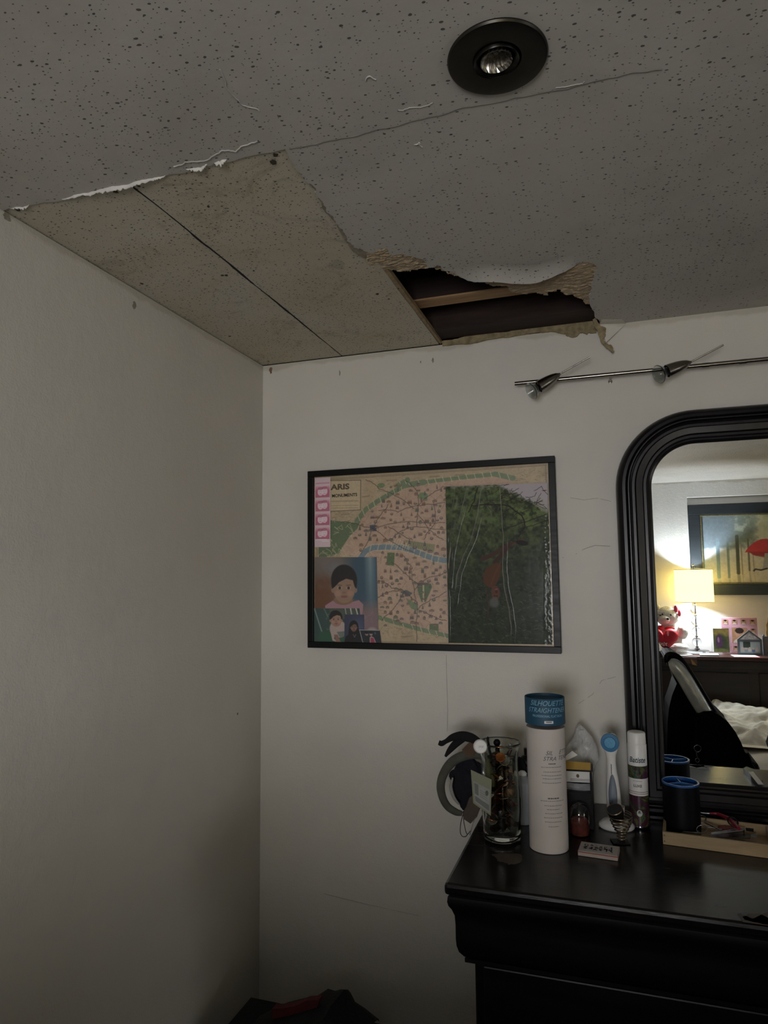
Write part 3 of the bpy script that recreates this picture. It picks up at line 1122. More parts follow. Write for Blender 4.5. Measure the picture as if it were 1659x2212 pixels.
MB().blob((.02, .093, .232), (.010, .007, .007), 0, 8, 1, 12, 8).build('nose', m_black, bear, smooth=80)
MB().blob((.078, .035, .298), (.014, .01, .026), .03, 8, 1, 14, 10).blob((.10, .03, .268), (.011, .01, .024), .03, 8, 2, 14, 10).build('ear_bow', m_pink, bear, smooth=80)
MB().blob((-.035, .065, .168), (.03, .018, .018), .05, 8, 1, 16, 10).blob((.03, .062, .165), (.034, .014, .014), .05, 8, 1, 16, 10).build('neck_ribbon', m_red, bear, smooth=80)
heart = thing('heart_cushion', 'red satin heart cushion with white lettering held by the white teddy bear', 'cushion', (1.338, -3.325, SHZ))
def heart_pt(t, k=1.0):
    x = 16 * math.sin(t) ** 3
    y = 13 * math.cos(t) - 5 * math.cos(2 * t) - 2 * math.cos(3 * t) - math.cos(4 * t)
    return x * k, y * k
hb_ = MB()
def heart_fn(sg_):
    def fn(u, v):
        x, y = heart_pt(2 * PI * u, .0060 * v)
        return (x, sg_ * .032 * math.sqrt(max(0, 1 - v ** 3)), .105 + y)
    return fn
hb_.grid(heart_fn(1), 60, 12, closed_u=True).grid(heart_fn(-1), 60, 12, closed_u=True)
hb_.build('cushion_body', m_red, heart, smooth=80)
lt = MB()
lettering(lt, 'I', .048, lambda x, y: (.034 - x, .0345, .132 + y), bold=.001)
lt.build('lettering', m_white, heart)
lt = MB()
lettering(lt, 'You', .036, lambda x, y: (.026 - x * .96, .0345, .056 + y + .25 * x), bold=.001, shear=.25)
lt.build('lettering', m_white, heart)
tag(MB().blob((1.150, -3.41, 1.13), (.085, .07, .12), .06, 8, 3).blob((1.205, -3.46, 1.26), (.075, .07, .085), .05, 8, 9).build('plush_toy', m_brownp, smooth=80, loc=(1.150, -3.41, SHZ)),
    'brown plush toy at the left edge of the mirror, beside the red heart', 'plush toy')
hs = thing('headset', 'grey headset hung over the brown plush toy', 'headset', (1.270, -3.36, 1.262))
MB().tube([(.042 * math.cos(a) - .035, 0, .062 * math.sin(a)) for a in [PI * i / 14 for i in range(0, 13)]], .003, 8).build('headband', m_chrome, hs, smooth=80)
MB().lathe([(0, -.008), (.014, -.007), (.016, 0), (.014, .007), (0, .008)], (.010, 0, -.012), 20, axis=(.3, 1, 0)).build('ear_cup', mat('grey_foam', '6c6d66', .9), hs, smooth=60)
MB().tube([(.018, .005, -.01), (.038, .012, .006), (.055, .016, .004)], .0018, 6).blob((.057, .017, .004), (.008, .004, .004), 0, 1, 1, 10, 8).build('microphone', m_black, hs, smooth=80)

m_paper = mat('white_paper', 'dddcd8', .8, var=.03, scale=20)
m_kraft = mat('kraft_paper', '9c7b46', .8, var=.1)
m_pinkf = mat('pink_frame', 'd9a6b8', .5, var=.06)
def sheet(px_list, z, name, m, label, cat, thick=.003, group=None, lift=0.):
    pts = [V(*q, z=z) for q in px_list]
    ymax = max(p[1] for p in pts); ymin = min(p[1] for p in pts)
    sh_ = min(0, hf - .006 - ymax)
    k_sq = min(1, .135 / max(1e-6, ymax - ymin))
    pts = [(p[0], (ymax + sh_) - (ymax - p[1]) * k_sq, p[2]) for p in pts]
    cx = sum(p[0] for p in pts) / len(pts); cy = sum(p[1] for p in pts) / len(pts)
    mb = MB().prism([(p[0] - cx, p[1] - cy, 0) for p in pts], (0, 0, thick))
    o = mb.build(name, m)
    o.location = (cx, cy, z)
    return tag(o, label, cat, group)


sheet([(1423, 1411.5), (1446, 1411), (1449, 1415), (1423, 1418)], SHZ + .0005, 'envelope', m_paper, 'white envelope on the shelf under the red heart', 'envelope', .006)
sheet([(1449, 1411), (1489, 1411), (1498, 1416), (1479, 1419.5), (1458, 1417)], SHZ + .0005, 'envelope', m_paper, 'white paper on the shelf below the teddy bear, above the leather chair', 'paper', .003)
sheet([(1507, 1411), (1545, 1410), (1553, 1417.5), (1513, 1418.5)], SHZ + .0005, 'booklet', m_paper, 'folded white booklet on the shelf in front of the lamp base', 'booklet', .009)
sheet([(1573, 1411.5), (1624, 1412), (1642, 1420), (1588, 1420)], SHZ + .0005, 'paper_sheet', m_paper, 'white printed sheet lying on the shelf before the house shaped frame', 'paper', .002)
sheet([(1600, 1419.2), (1645, 1420.3), (1645, 1422.5), (1590, 1421.0)], SHZ + .0005, 'red_folder', m_red, 'thin red folder under the printed sheet on the shelf', 'folder', .0012)
bx_ = thing('open_carton', 'small open brown carton with a yellow flap at the shelf edge above the leather chair', 'carton', (0, 0, 0))
q0, q1 = V(1478, 1418, z=SHZ), V(1500, 1418, z=SHZ)
bx_.location = ((q0[0] + q1[0]) / 2, hf + .014, SHZ - .045)
MB().box((-.045, 0, 0), (.045, .012, .040)).build('carton_body', mat('brown_card', '5d443d', .8), bx_, bevel=.001)
MB().add([(.005, .0135, .036), (.045, .0135, -.012), (.014, .0135, -.006)], [(0, 1, 2)]).build('flap', m_kraft, bx_, solid=.001)

# pink collage frame
def upright(px0, px1, py_top, py_bot, y, name, m, label, cat, thick=.012, lean=0.):
    p0, p1 = V(px0, py_top, y=y), V(px1, py_top, y=y)
    zt = p0[2]
    o = thing(name, label, cat, ((p0[0] + p1[0]) / 2, y, SHZ + .001))
    return o, (p1[0] - p0[0]) / 2, zt - SHZ


yk = -3.56
pk, hw, ht = upright(1556, 1634, 1334, 1404, yk, 'collage_frame', m_pinkf, 'pink collage frame with small square photo windows, seen in the mirror', 'picture frame')
MB().box((-hw, 0, 0), (hw, .014, ht)).build('frame', m_pinkf, pk, bevel=.002)
c = Canvas(26, 24, 'b58a6a'); c.ell(13, 10, 7, 8, 'c59a7c'); c.ell(13, 5, 7.5, 4.5, '2d1f1c'); c.ell(13, 24, 11, 7, 'd9cfc6'); c.shade(.9 + .2 * c.fbm(4, 4, 2))
k_ = 0
for row in range(4):
    for col_ in range(4):
        cx_ = -hw + hw * 2 * (col_ + .5) / 4
        cz_ = ht - ht * (row + .5) / 4 + .0
        if row in (1, 2) and col_ in (1, 2):
            continue
        s_ = hw * .145
        c.mesh('small_photo', lambda u, v: (cx_ + s_ * (1 - 2 * u), .0146, cz_ + s_ * (1 - 2 * v)), m_print, pk, world=False)
c.mesh('centre_photo', lambda u, v: (.0 + hw * .42 * (1 - 2 * u), .0146, ht * .5 + ht * .22 * (1 - 2 * v)), m_print, pk, world=False)

# glass photo frame
gf, hw, ht = upright(1535, 1577, 1355, 1403, -3.46, 'glass_photo_frame', m_crystal, 'clear glass photo frame with a green and purple picture, seen in the mirror', 'photo frame')
MB().box((-hw, 0, 0), (hw, .010, ht)).build('glass', m_crystal, gf, bevel=.001)
c = Canvas(40, 50, '6f7a4c'); c.ell(14, 8, 30, 9, 'c7b06a', .8, .4); c.ell(20, 32, 15, 20, '51604a', 1, .4); c.ell(25, 27, 9, 14, '6f4c7a', 1, .4); c.ell(20, 48, 18, 6, '9fb06a', .9, .4); c.ell(27, 24, 2.5, 6, 'd6b8da', .8, .4)
c.shade(.85 + .3 * c.fbm(5, 9, 3))
c.mesh('photo', lambda u, v: ((hw - .012) * (1 - 2 * u), .0112, ht - .008 - v * (ht - .02)), m_print, gf, world=False)

# house shaped frame
m_pewter = mat('pewter', '70757a', .45, .6, var=.1)
hf_, hw, ht = upright(1591, 1644, 1361, 1407, -3.44, 'house_photo_frame', m_pewter, 'grey house-shaped photo frame in front of the pink collage frame', 'photo frame')
zr = ht * .62
ho = MB().prism([(-hw, 0, 0), (hw, 0, 0), (hw, 0, zr), (0, 0, ht), (-hw, 0, zr)], (0, .010, 0))
ho.build('frame', m_pewter, hf_, bevel=.001)
c = Canvas(50, 34, 'aeb9bd'); c.poly([(24, 0), (42, 0), (42, 18), (24, 18)], '38453f')
for k in range(5):
    c.ell(8 + k * 9, 25 + (k % 2) * 2, 4.2, 5.5, ('cfc9c4', '6c7fae', 'd7d1c9', '9aa0b0', 'c9b7b2')[k]); c.ell(8 + k * 9, 19 + (k % 2) * 2, 2.8, 3, 'd9c0a8')
c.mesh('photo', lambda u, v: ((hw - .014) * (1 - 2 * u), .0112, zr - .016 - v * (zr - .030)), m_print, hf_, world=False)
c = Canvas(40, 16, 'c9c3c0'); c.ell(20, 9, 6, 6, '3b3d44'); c.ell(33, 11, 5, 4, '4a3f40'); c.ell(8, 12, 4, 3, '6a5050')
rw = hw - .014
MB().prism([(-rw, .0106, zr), (rw, .0106, zr), (0, .0106, ht - .012)], (0, .0006, 0)).build('gable_picture', mat('gable_print', 'c2bfc0', .5, var=.4, scale=70), hf_)
gf2, hw, ht = upright(1646, 1690, 1375, 1408, -3.45, 'ornate_photo_frame', m_pewter, 'small grey ornate photo frame at the right edge of the mirror', 'photo frame')
MB().box((-hw, 0, 0), (hw, .01, ht)).lathe([(0, 0), (.006, .002), (.008, .008), (.004, .014), (0, .016)], (-hw + .008, .005, ht - .001), 14).build('frame', m_pewter, gf2, bevel=.002)
c = Canvas(30, 24, '7c6f68'); c.ell(10, 10, 4, 5, 'b9967c'); c.ell(20, 11, 4, 5, 'b9967c'); c.ell(15, 24, 12, 7, '4c4a52')
c.mesh('photo', lambda u, v: ((hw - .012) * (1 - 2 * u), .0112, ht - .010 - v * (ht - .02)), m_print, gf2, world=False)
sc_, hw, ht = upright(1652, 1684, 1325, 1405, -3.58, 'scalloped_plaque', m_kraft, 'tan scalloped wooden plaque against the wall at the right edge of the mirror', 'plaque')
pts = []
for i in range(96):
    a = 2 * PI * i / 96
    r_ = 1 + .05 * math.cos(a * 14)
    pts.append((hw * r_ * math.cos(a), 0, ht / 2 + ht / 2.1 * r_ * math.sin(a)))
MB().prism(pts, (0, .01, 0)).build('plaque_board', mat('tan_wood', 'c7a66f', .6), sc_, bevel=.001)

# ------------------------------------------------------------------ leather chair before the bed
m_leather = mat('black_leather', '060608', .5, var=.2, scale=60, bump=.25, bscale=240, bdist=.0015, spec=.15)
m_leather_m = mat('matt_black_leather', '050506', .75, spec=.1, var=.2, scale=60, bump=.25, bscale=240)
m_sheen = mat('painted_lamp_sheen', 'e4e4da', .24, .3, var=.18, scale=25, bump=.25, bscale=120, bdist=.003)  # near-white base colour paints the lamp's reflection on black leather
yc0, yc1 = -1.12, -1.36
CH = thing('leather_chair', 'black leather recliner chair with a shiny silver-grey upholstered back, seen in the mirror', 'chair', (1.5, -1.32, 0))
def cp(px, py, y=yc0):
    p = V(px, py, y=y)
    return p[0], p[2]
back = [cp(*q) for q in [(1437, 1421), (1440, 1413), (1450, 1411.5), (1462, 1415), (1475, 1426), (1495, 1455), (1520, 1497), (1546, 1540), (1560, 1560), (1545, 1600), (1540, 1680), (1440, 1690), (1441, 1640), (1443, 1560), (1446, 1530), (1455, 1505), (1463, 1478), (1455, 1455), (1443, 1438)]]
def extrude_xz(mb, pts, y0, y1, bul=0):
    mb.prism([(a, y0, b) for a, b in pts], (0, y1 - y0, 0))
    return mb
extrude_xz(MB(), back, yc0 - .02, yc1).build('backrest', m_leather_m, CH, world=True, bevel=.008)
# pale roll for the lamp's sheen on black leather, along the front edge
rl = [cp(*q) for q in [(1447, 1427), (1452, 1431), (1462, 1441), (1480, 1466), (1500, 1500), (1518, 1530), (1529, 1547)]]
rr = [.010, .019, .026, .0285, .029, .028, .026]
MB().tube([(a, yc0 - .004, b) for a, b in rl], rr, 20).build('lamp_sheen_roll', m_sheen, CH, world=True, smooth=70)
rim = [cp(*q) for q in [(1439, 1431), (1437, 1421), (1441, 1413), (1450, 1411), (1463, 1415.5), (1476, 1427), (1496, 1456), (1521, 1498), (1547, 1541)]]
MB().tube([(a, yc0 + .004, b) for a, b in rim], .0065, 10).build('piping', m_leather, CH, world=True, smooth=80)
arm = [cp(*q, y=yc0 + .06) for q in [(1508, 1700), (1505, 1620), (1505, 1560), (1510, 1547), (1522, 1540), (1540, 1540), (1556, 1546), (1573, 1560), (1588, 1580), (1600, 1602), (1611, 1630), (1618, 1655), (1622, 1700)]]
extrude_xz(MB(), [(a, b) for a, b in arm], yc0 + .06, yc1).build('armrest', m_leather_m, CH, world=True, bevel=.012)
low = [cp(1440, 1655), cp(1620, 1655)]
MB().box((low[0][0] + .005, yc1 + .02, .12), (low[1][0] + .03, yc0 + .03, .86)).build('seat_body', m_leather_m, CH, world=True, bevel=.02)
for sx_ in (low[0][0] + .04, low[1][0] - .01):
    for sy_ in (yc1 + .06, yc0 - .01):
        MB().lathe([(.018, 0), (.022, .12)], (sx_, sy_, 0), 14).build('leg', m_black, CH, world=True)
kr = thing('key_ring', 'silver ring and snap hook hanging on the black chair, seen in the mirror', 'key ring', V(1507, 1617, y=yc0 + .075))
MB().tube([(.0115 * math.cos(2 * PI * i / 24), 0, .012 * math.sin(2 * PI * i / 24)) for i in range(24)], .0016, 6, closed=True).build('ring', m_chrome, kr, smooth=80)
MB().tube([(-.004, 0, -.010), (-.004, 0, -.026), (-.001, 0, -.034)], .002, 8).build('snap_hook', m_chrome, kr, smooth=80)
MB().tube([(-.003 + .007 * math.cos(2 * PI * i / 18), 0, -.042 + .007 * math.sin(2 * PI * i / 18)) for i in range(18)], .0012, 6, closed=True).build('small_ring', m_chrome, kr, smooth=80)
tw = [V(*q, y=yc0 + .05) for q in [(1613, 1628), (1619, 1642), (1624, 1655), (1629, 1662), (1638, 1674)]]
tm = MB()
path = []
for i in range(61):
    t = i / 60 * (len(tw) - 1); k = min(int(t), len(tw) - 2); f_ = t - k
    path.append(tw[k] * (1 - f_) + tw[k + 1] * f_)
for ph in (0, PI):
    tm.tube([(p[0] + .0045 * math.cos(i * .9 + ph), p[1] + .0045 * math.sin(i * .9 + ph), p[2]) for i, p in enumerate(path)], .0034, 6)
tag(tm.build('cord', m_leather_m, smooth=80, loc=tuple(tw[2])), 'twisted black cord at the lower right edge of the black chair, seen in the mirror', 'cord')

# ================================================================== dresser
m_dresser = wood_material('black_brown_lacquer', '070506', '0d0a0a', .38, 5, (1, 8, 8), coat=.0, bump=.08, spec=.28)
m_dtop = wood_material('worn_dresser_top', '070505', '120e0d', .24, 7, (1, 6, 6), coat=.0, bump=.16, spec=.34)
m_worn = mat('bare_worn_wood', '43382e', .6, var=.25, scale=60)
DX0, DX1, DYF, DT = .694, 2.394, -.564, .973
DR = thing('dresser', 'black-brown wooden dresser with rounded frieze, along the wall under the mirror', 'dresser', (1.544, -.29, 0))
MB().box((DX0, DYF, DT - .022), (DX1, -.010, DT)).build('top', m_dtop, DR, world=True, bevel=.007)
prof = [(.010, .951), (.006, .947), (.005, .938), (.007, .930), (.012, .922), (.0165, .910), (.0175, .893), (.0175, .868), (.0185, .855), (.022, .843), (.030, .832), (.036, .829)]
def ring_sweep(prof, y_back=-.012):
    mb = MB()
    vs = []
    for d, z in prof:
        vs += [(DX0 + d, y_back, z), (DX0 + d, DYF + d, z), (DX1 - d, DYF + d, z), (DX1 - d, y_back, z)]
    fs = []
    for i in range(len(prof) - 1):
        for k in range(3):
            fs.append((i * 4 + k, i * 4 + k + 1, (i + 1) * 4 + k + 1, (i + 1) * 4 + k))
    n = len(prof) - 1
    fs += [(0, 3, 2, 1), (n * 4, n * 4 + 1, n * 4 + 2, n * 4 + 3)]
    return mb.add(vs, fs)


ring_sweep(prof).build('frieze', m_dresser, DR, world=True, smooth=35)
ring_sweep([(.031, .8285), (.031, .8215), (.040, .8185)]).build('moulding', m_dresser, DR, world=True, smooth=35)
MB().box((DX0 + .045, DYF + .055, .07), (DX1 - .045, -.012, .820)).build('body', m_dresser, DR, world=True, bevel=.004)
MB().box((DX0 + .03, DYF + .04, 0), (DX1 - .03, -.014, .072)).build('plinth', m_dresser, DR, world=True, bevel=.006)
for k in range(3):
    z0 = .09 + k * .243
    MB().box((DX0 + .062, DYF + .046, z0), (DX1 - .062, DYF + .058, z0 + .236)).build('drawer_front', m_dresser, DR, world=True, bevel=.003)
def worn(px, seed, amp=.004):
    pts = [P(*q, z=DT + .0002) for q in px]
    q = jag(pts + pts[:1], amp, 3, seed)[:-1]
    return MB().prism([(a, b, DT + .0001) for a, b, _ in q], (0, 0, .0003)).build('worn_patch', m_worn, DR, world=True)


lab(worn([(1062, 1845), (1085, 1843), (1125, 1845), (1129, 1850), (1126, 1861), (1112, 1867), (1098, 1868), (1088, 1862), (1074, 1859)], 3), 'bare tan worn patch in front of the glass vase')
lab(worn([(1603, 1982), (1620, 1973), (1659, 1971), (1690, 1975), (1690, 2003), (1659, 1998), (1618, 1990)], 4), 'bare tan worn patch on the front edge')
wp = [V(*q, z=DT) for q in [(1475, 1648.5), (1546, 1652.5), (1543, 1655), (1530, 1656.5), (1515, 1657), (1505, 1659), (1490, 1654), (1480, 1656), (1474, 1655)]]
wp = [(min(max(p[0], DX0), DX1), max(p[1], DYF + .004), DT + .0001) for p in wp]
lab(MB().prism(wp, (0, 0, .0003)).build('worn_patch', m_worn, DR, world=True), 'worn strip on the front edge, seen in the mirror')

# ================================================================== the mirror
m_mframe = wood_material('espresso_mirror_frame', '0a080a', '141014', .32, 4, (8, 8, 1), bump=.04, spec=.32)
tg = NT('silvered_glass')
tg.set(color=tg.ramp(tg.noise(2, 2), [(.3, (.90, .92, .92, 1)), (.7, (.91, .925, .925, 1))]), metal=1.0, rough=0.0)
m_mirror = tg.m
MR = thing('dresser_mirror', 'large mirror with a dark moulded frame and rounded top corners, standing on the dresser', 'mirror', (1.544, -.055, DT))
MX0, MX1, MZ0, MZ1, RO = 1.037, 2.051, DT + .0008, 1.953, .190
st = [((MX0, MZ0), (1, 1))]
N = 18
st.append(((MX0, MZ0 + .3), (1, 0)))
for i in range(N + 1):
    a = PI - (PI / 2) * i / N
    n_ = (-math.cos(a), -math.sin(a))
    st.append(((MX0 + RO + RO * math.cos(a), MZ1 - RO + RO * math.sin(a)), n_))
for i in range(N + 1):
    a = PI / 2 - (PI / 2) * i / N
    n_ = (-math.cos(a), -math.sin(a))
    st.append(((MX1 - RO + RO * math.cos(a), MZ1 - RO + RO * math.sin(a)), n_))
st.append(((MX1, MZ0 + .3), (-1, 0)))
st.append(((MX1, MZ0), (-1, 1)))
mp_ = [(0, -.022), (0, -.062), (.003, -.072), (.008, -.080), (.015, -.0855), (.022, -.086), (.0255, -.081), (.0265, -.083), (.028, -.0875), (.0305, -.0875), (.032, -.083), (.033, -.078), (.038, -.0745), (.044, -.0745),
       (.0465, -.077), (.0475, -.081), (.062, -.0795), (.063, -.0755), (.065, -.073), (.071, -.073), (.0725, -.0705), (.075, -.0715), (.078, -.0705), (.081, -.066), (.0845, -.0595), (.0845, -.05)]
vs = []
for (x, z), (nx_, nz_) in st:
    for s_, y in mp_:
        vs.append((x + nx_ * s_, y, z + nz_ * s_))
k = len(mp_)
fs = [(i * k + j, i * k + j + 1, ((i + 1) % len(st)) * k + j + 1, ((i + 1) % len(st)) * k + j) for i in range(len(st)) for j in range(k - 1)]
MB().add(vs, fs).build('frame', m_mframe, MR, world=True, smooth=32)
inner = [(x + a * .080, z + b * .080) for (x, z), (a, b) in st]
MB().prism([(x, YM, z) for x, z in inner], (0, .004, 0)).build('mirror_glass', m_mirror, MR, world=True)
MB().prism([(x, YM + .0045, z) for x, z in [(x + a * .03, z + b * .03) for (x, z), (a, b) in st]], (0, .025, 0)).build('backboard', m_dresser, MR, world=True)
fb = MB()
fb.box((MX0 + .01, -.094, MZ0), (MX1 - .01, -.0865, MZ0 + .008))
fb.build('base_fillet', m_mframe, MR, world=True, bevel=.002)

# ================================================================== things on the dresser
# --- tube
m_tubew = mat('white_card_tube', 'b9b2ac', .65, var=.05, scale=15)
m_teal = mat('teal_card_lid', '0d4059', .6, var=.08, scale=40)
m_ink_l = mat('pale_blue_ink', '6e9db2', .6)
m_ink_d = mat('grey_ink', '4f4b49', .7)
TC = (.869, -.332)
TU = thing('card_tube', 'tall white cardboard tube with a teal lid, between the glass vase and the plastic bags', 'tube box', (TC[0], TC[1], DT + .0005))
R_ = .0405
MB().lathe([(R_ - .001, 0), (R_, .001), (R_, .252)], n=64).build('tube_body', m_tubew, TU, smooth=40)
zl0 = P(1178, 1569, y=TC[1] - R_)[2] - DT
zl1 = P(1175, 1504, y=TC[1])[2] - DT
RL = R_ + .0018
MB().lathe([(RL, zl0), (RL, zl1 - .001), (RL - .0006, zl1), (RL - .002, zl1), (RL - .0022, zl1 - .006), (0, zl1 - .006)], n=64, cap=False).build('lid', m_teal, TU, smooth=40)
def wrap(r, a0, z):
    return lambda x, y: (r * math.sin(a0 + x / r), -r * math.cos(a0 + x / r), z + y)


f0 = math.radians(-3)
t1 = MB()
rr_ = RL + .0003
def zl_(py):
    return P(1185, py, y=TC[1] - RL)[2] - DT


lettering(t1, 'SILHOUETTE', .0150, wrap(rr_, f0 + .30, zl_(1526)), shear=.35, align='CENTER', xs=.92)
lettering(t1, 'STRAIGHTENER', .0140, wrap(rr_, f0 + .30, zl_(1541)), shear=.35, align='CENTER', xs=.92)
lettering(t1, 'PROFESSIONAL FLAT IRON', .0066, wrap(rr_, f0 + .30, zl_(1551)), align='CENTER', bold=.00012, xs=.85)
t1.build('lid_lettering', m_ink_l, TU)
pl = MB().grid(lambda u, v: wrap(rr_, f0 + .33, 0)((u - .5) * .019, zl_(1564.5) + v * .0056), 8, 2)
pl.build('lid_label', mat('label_paper', 'cfd0d0', .6), TU)
pl = MB().grid(lambda u, v: wrap(rr_ + .0002, f0 + .33, 0)((u - .5) * .012, zl_(1562) + v * .0018), 8, 2)
pl.build('lid_label_line', m_ink_d, TU)
t2 = MB()
rb = R_ + .00025
def zt_(py):
    return P(1195, py, y=TC[1] - R_)[2] - DT


lettering(t2, 'SIL', .0125, wrap(rb, .06, zt_(1633)), shear=.35)
lettering(t2, 'ETTE', .0125, wrap(rb, .78, zt_(1632)), shear=.35)
lettering(t2, 'STRA', .0120, wrap(rb, -.08, zt_(1645)), shear=.35)
lettering(t2, 'TENER', .0120, wrap(rb, .70, zt_(1644)), shear=.35)
t2.build('printed_heading', m_ink_d, TU)
t2 = MB()
rn = random.Random(3)
for py, w_, h_ in [(0, 0, 0), (1653, .014, .0022), (1660, .045, .0010), (1670, .036, .0010), (1678, .044, .0010), (1685, .040, .0010), (1694, .042, .0010),
                   (-1, 0, 0), (1728, .021, .0026), (1733, .052, .0010), (1743, .036, .0010), (1751, .026, .0010), (1760, .034, .0010), (1769, .040, .0010), (1778, .036, .0010), (1788, .022, .0010)]:
    if py < 0:
        t2.build('printed_text', m_ink_d, TU)
        t2 = MB()
    if py <= 0:
        continue
    x = -w_ / 2
    while x < w_ / 2:
        d = rn.uniform(.0016, .005)
        zz = zt_(py)
        t2.grid(lambda u, v, x=x, d=d: wrap(rb, f0 + .42, zz)(x + u * d, v * h_), 3, 2)
        x += d + .0009
t2.build('printed_text', m_ink_d, TU)

# --- glass vase with coins
m_glass = glass_material('clear_vase_glass', 'eef2ec', .02, 1.45)
VC = (.7665, -.312)
VA = thing('glass_vase', 'waisted clear glass vase filled with coins at the left end of the dresser', 'vase', (VC[0], VC[1], DT + .0005))
vo = [(.034, 0), (.040, .003), (.0415, .012), (.0405, .022), (.0415, .040), (.0435, .062), (.0435, .085), (.0425, .108), (.0405, .132), (.0385, .150), (.0385, .168), (.041, .188), (.0440, .201), (.0458, .204), (.0460, .2065)]
vi = [(.0440, .208), (.0420, .206), (.0410, .200), (.0382, .188), (.0357, .168), (.0357, .150), (.0377, .132), (.0397, .108), (.0405, .085), (.0405, .062), (.0385, .040), (.0375, .024), (.035, .014), (0, .0125)]
MB().lathe(vo + vi, n=64, cap=True).build('vase_body', m_glass, VA, smooth=60)
m_copper = mat('copper_coin', 'a8643c', .3, 1.0, var=.3, scale=300, bump=.3, bscale=600, bdist=.0004)
m_nickel = mat('nickel_coin', '8e8a82', .33, 1.0, var=.3, scale=300, bump=.3, bscale=600, bdist=.0004)
m_brass = mat('darkened_brass_coin', '4a3826', .4, 1.0, var=.35, scale=300)
def coin(r, m, label):
    o = MB().lathe([(r - .0006, 0), (r, .0002), (r, .0012), (r - .0006, .0014), (r - .0012, .0011), (0, .0011)], n=24).build('coin', m, smooth=40)
    return tag(o, label, 'coin', 'coins in the glass vase')


rc = random.Random(12)
protos = [coin(.0105, m_copper, 'copper coin among the coins in the glass vase'), coin(.0120, m_nickel, 'silver-coloured coin among the coins in the glass vase'),
          coin(.0112, m_brass, 'dull brown coin among the coins in the glass vase')]
gl = ['copper coins in the glass vase', 'silver-coloured coins in the glass vase', 'dull brown coins in the glass vase']
def vrad(z):
    for (ra, za), (rb_, zb_) in zip(vi[:-1], vi[1:]):
        if zb_ <= z <= za:
            return rb_ + (ra - rb_) * (z - zb_) / max(1e-6, za - zb_)
    return .03


first = [True] * 3
for i in range(210):
    kk = rc.choices([0, 1, 2], [.30, .14, .56])[0]
    o = protos[kk] if first[kk] else protos[kk].copy()
    if not first[kk]:
        COL.objects.link(o)
    first[kk] = False
    o['group'] = gl[kk]
    z = .0165 + .160 * (i / 210) + rc.uniform(0, .002)
    R = vrad(z) - .0128
    a = rc.uniform(0, 2 * PI)
    rr__ = R * math.sqrt(rc.uniform(.15, 1))
    tilt = rc.uniform(.1, .75) if rc.random() < .6 else rc.uniform(.8, 1.4)
    o.rotation_euler = (tilt * math.sin(a), -tilt * math.cos(a) if False else tilt * math.cos(a + .6), rc.uniform(0, 6.28))
    o.location = (VC[0] + rr__ * math.cos(a), VC[1] + rr__ * math.sin(a), DT + z + .004)
# odds and ends stuck in the vase
m_olive = mat('olive_fabric', '5b5a35', .8, var=.2)
fw_ = tag(MB().tube([(VC[0] - .028, VC[1] - .012, 1.145), (VC[0] - .022, VC[1] - .018, 1.125), (VC[0] - .018, VC[1] - .022, 1.105), (VC[0] - .012, VC[1] - .02, 1.09)], [.004, .008, .009, .005], 10).build('folded_ribbon', m_olive, smooth=80, loc=(VC[0], VC[1], 1.09)),
          'olive folded ribbon inside the glass vase, behind the name badge', 'ribbon')
m_maroon = mat('maroon_lacquer', '4a1f20', .25, var=.1)
for i, (dx, dy, tx, ty, top, r, m, lb) in enumerate([
        (.004, .006, -.012, .004, 1.172, .0050, m_black, 'black round-headed brush standing in the glass vase'),
        (-.012, .004, .034, .008, 1.168, .0045, m_maroon, 'maroon lacquered pen standing in the glass vase'),
        (-.004, -.004, -.020, -.010, 1.184, .0028, m_black, 'thin black pen standing in the glass vase near the badge reel')]):
    b_ = thing('brush' if i == 0 else 'pen', lb, 'brush' if i == 0 else 'pen', (VC[0] + dx, VC[1] + dy, DT + .10))
    e = (tx, ty, top - DT - .10)
    MB().tube([(0, 0, 0), (e[0] * .8, e[1] * .8, e[2] * .8), e], [r * .8, r, r * .9], 14).build('barrel', m, b_, smooth=60)
    if i == 0:
        MB().blob((e[0], e[1], e[2] + .004), (.008, .008, .008), .05, 8, 1, 18, 12).build('head', m_black, b_, smooth=80)
    else:
        MB().lathe([(r, 0), (r * 1.05, .006), (r * .5, .009), (0, .0095)], e, 14).build('cap', m_chrome if i == 1 else m_black, b_, smooth=60)

# --- badge reel and badge
yb_ = -.362
c0 = P(1037, 1612, y=yb_)
m_greyprint = mat('faint_grey_print', '8d98a4', .6)
BR = thing('badge_holder', 'white badge reel with a clear name badge clipped to the glass vase rim', 'badge', c0)
nrm = Vector((.35, -.9, .1)).normalized()
MB().lathe([(.0, .008), (.0125, .008), (.0145, .006), (.0150, .003), (.0145, -.002), (0, -.003)], (0, 0, 0), 40, axis=nrm).build('reel', m_white, BR, smooth=40)
lt = MB()
ax_ = Vector((0, 0, 1)).cross(nrm).normalized()
up_ = nrm.cross(ax_)
lettering(lt, 'me', .009, lambda x, y: tuple(nrm * .0083 + ax_ * -(-x) * 1.0 + up_ * (y - .002)), shear=.4, align='CENTER')
lt.build('reel_print', m_greyprint, BR)
q0, q1, q2, q3 = [P(*q, y=yb_ - .004 - dy) - c0 for q, dy in (((1017, 1663), .002), ((1062, 1684), 0), ((1060, 1762), 0), ((1022, 1735), .002))]
mid = (q0 * .45 + q1 * .55)
MB().tube([(0, 0, -.012), tuple(P(1043, 1645, y=yb_) - c0), tuple(P(1044, 1668, y=yb_) - c0), tuple(mid + np.array([0, .001, -.003]))], [.003, .0045, .004, .003], 10, flat=.35, flatdir=(1, 0, 0)).build('strap', clear_film_material('clear_vinyl_strap', (.75, .77, .74, 1), .12, .25), BR, smooth=80)
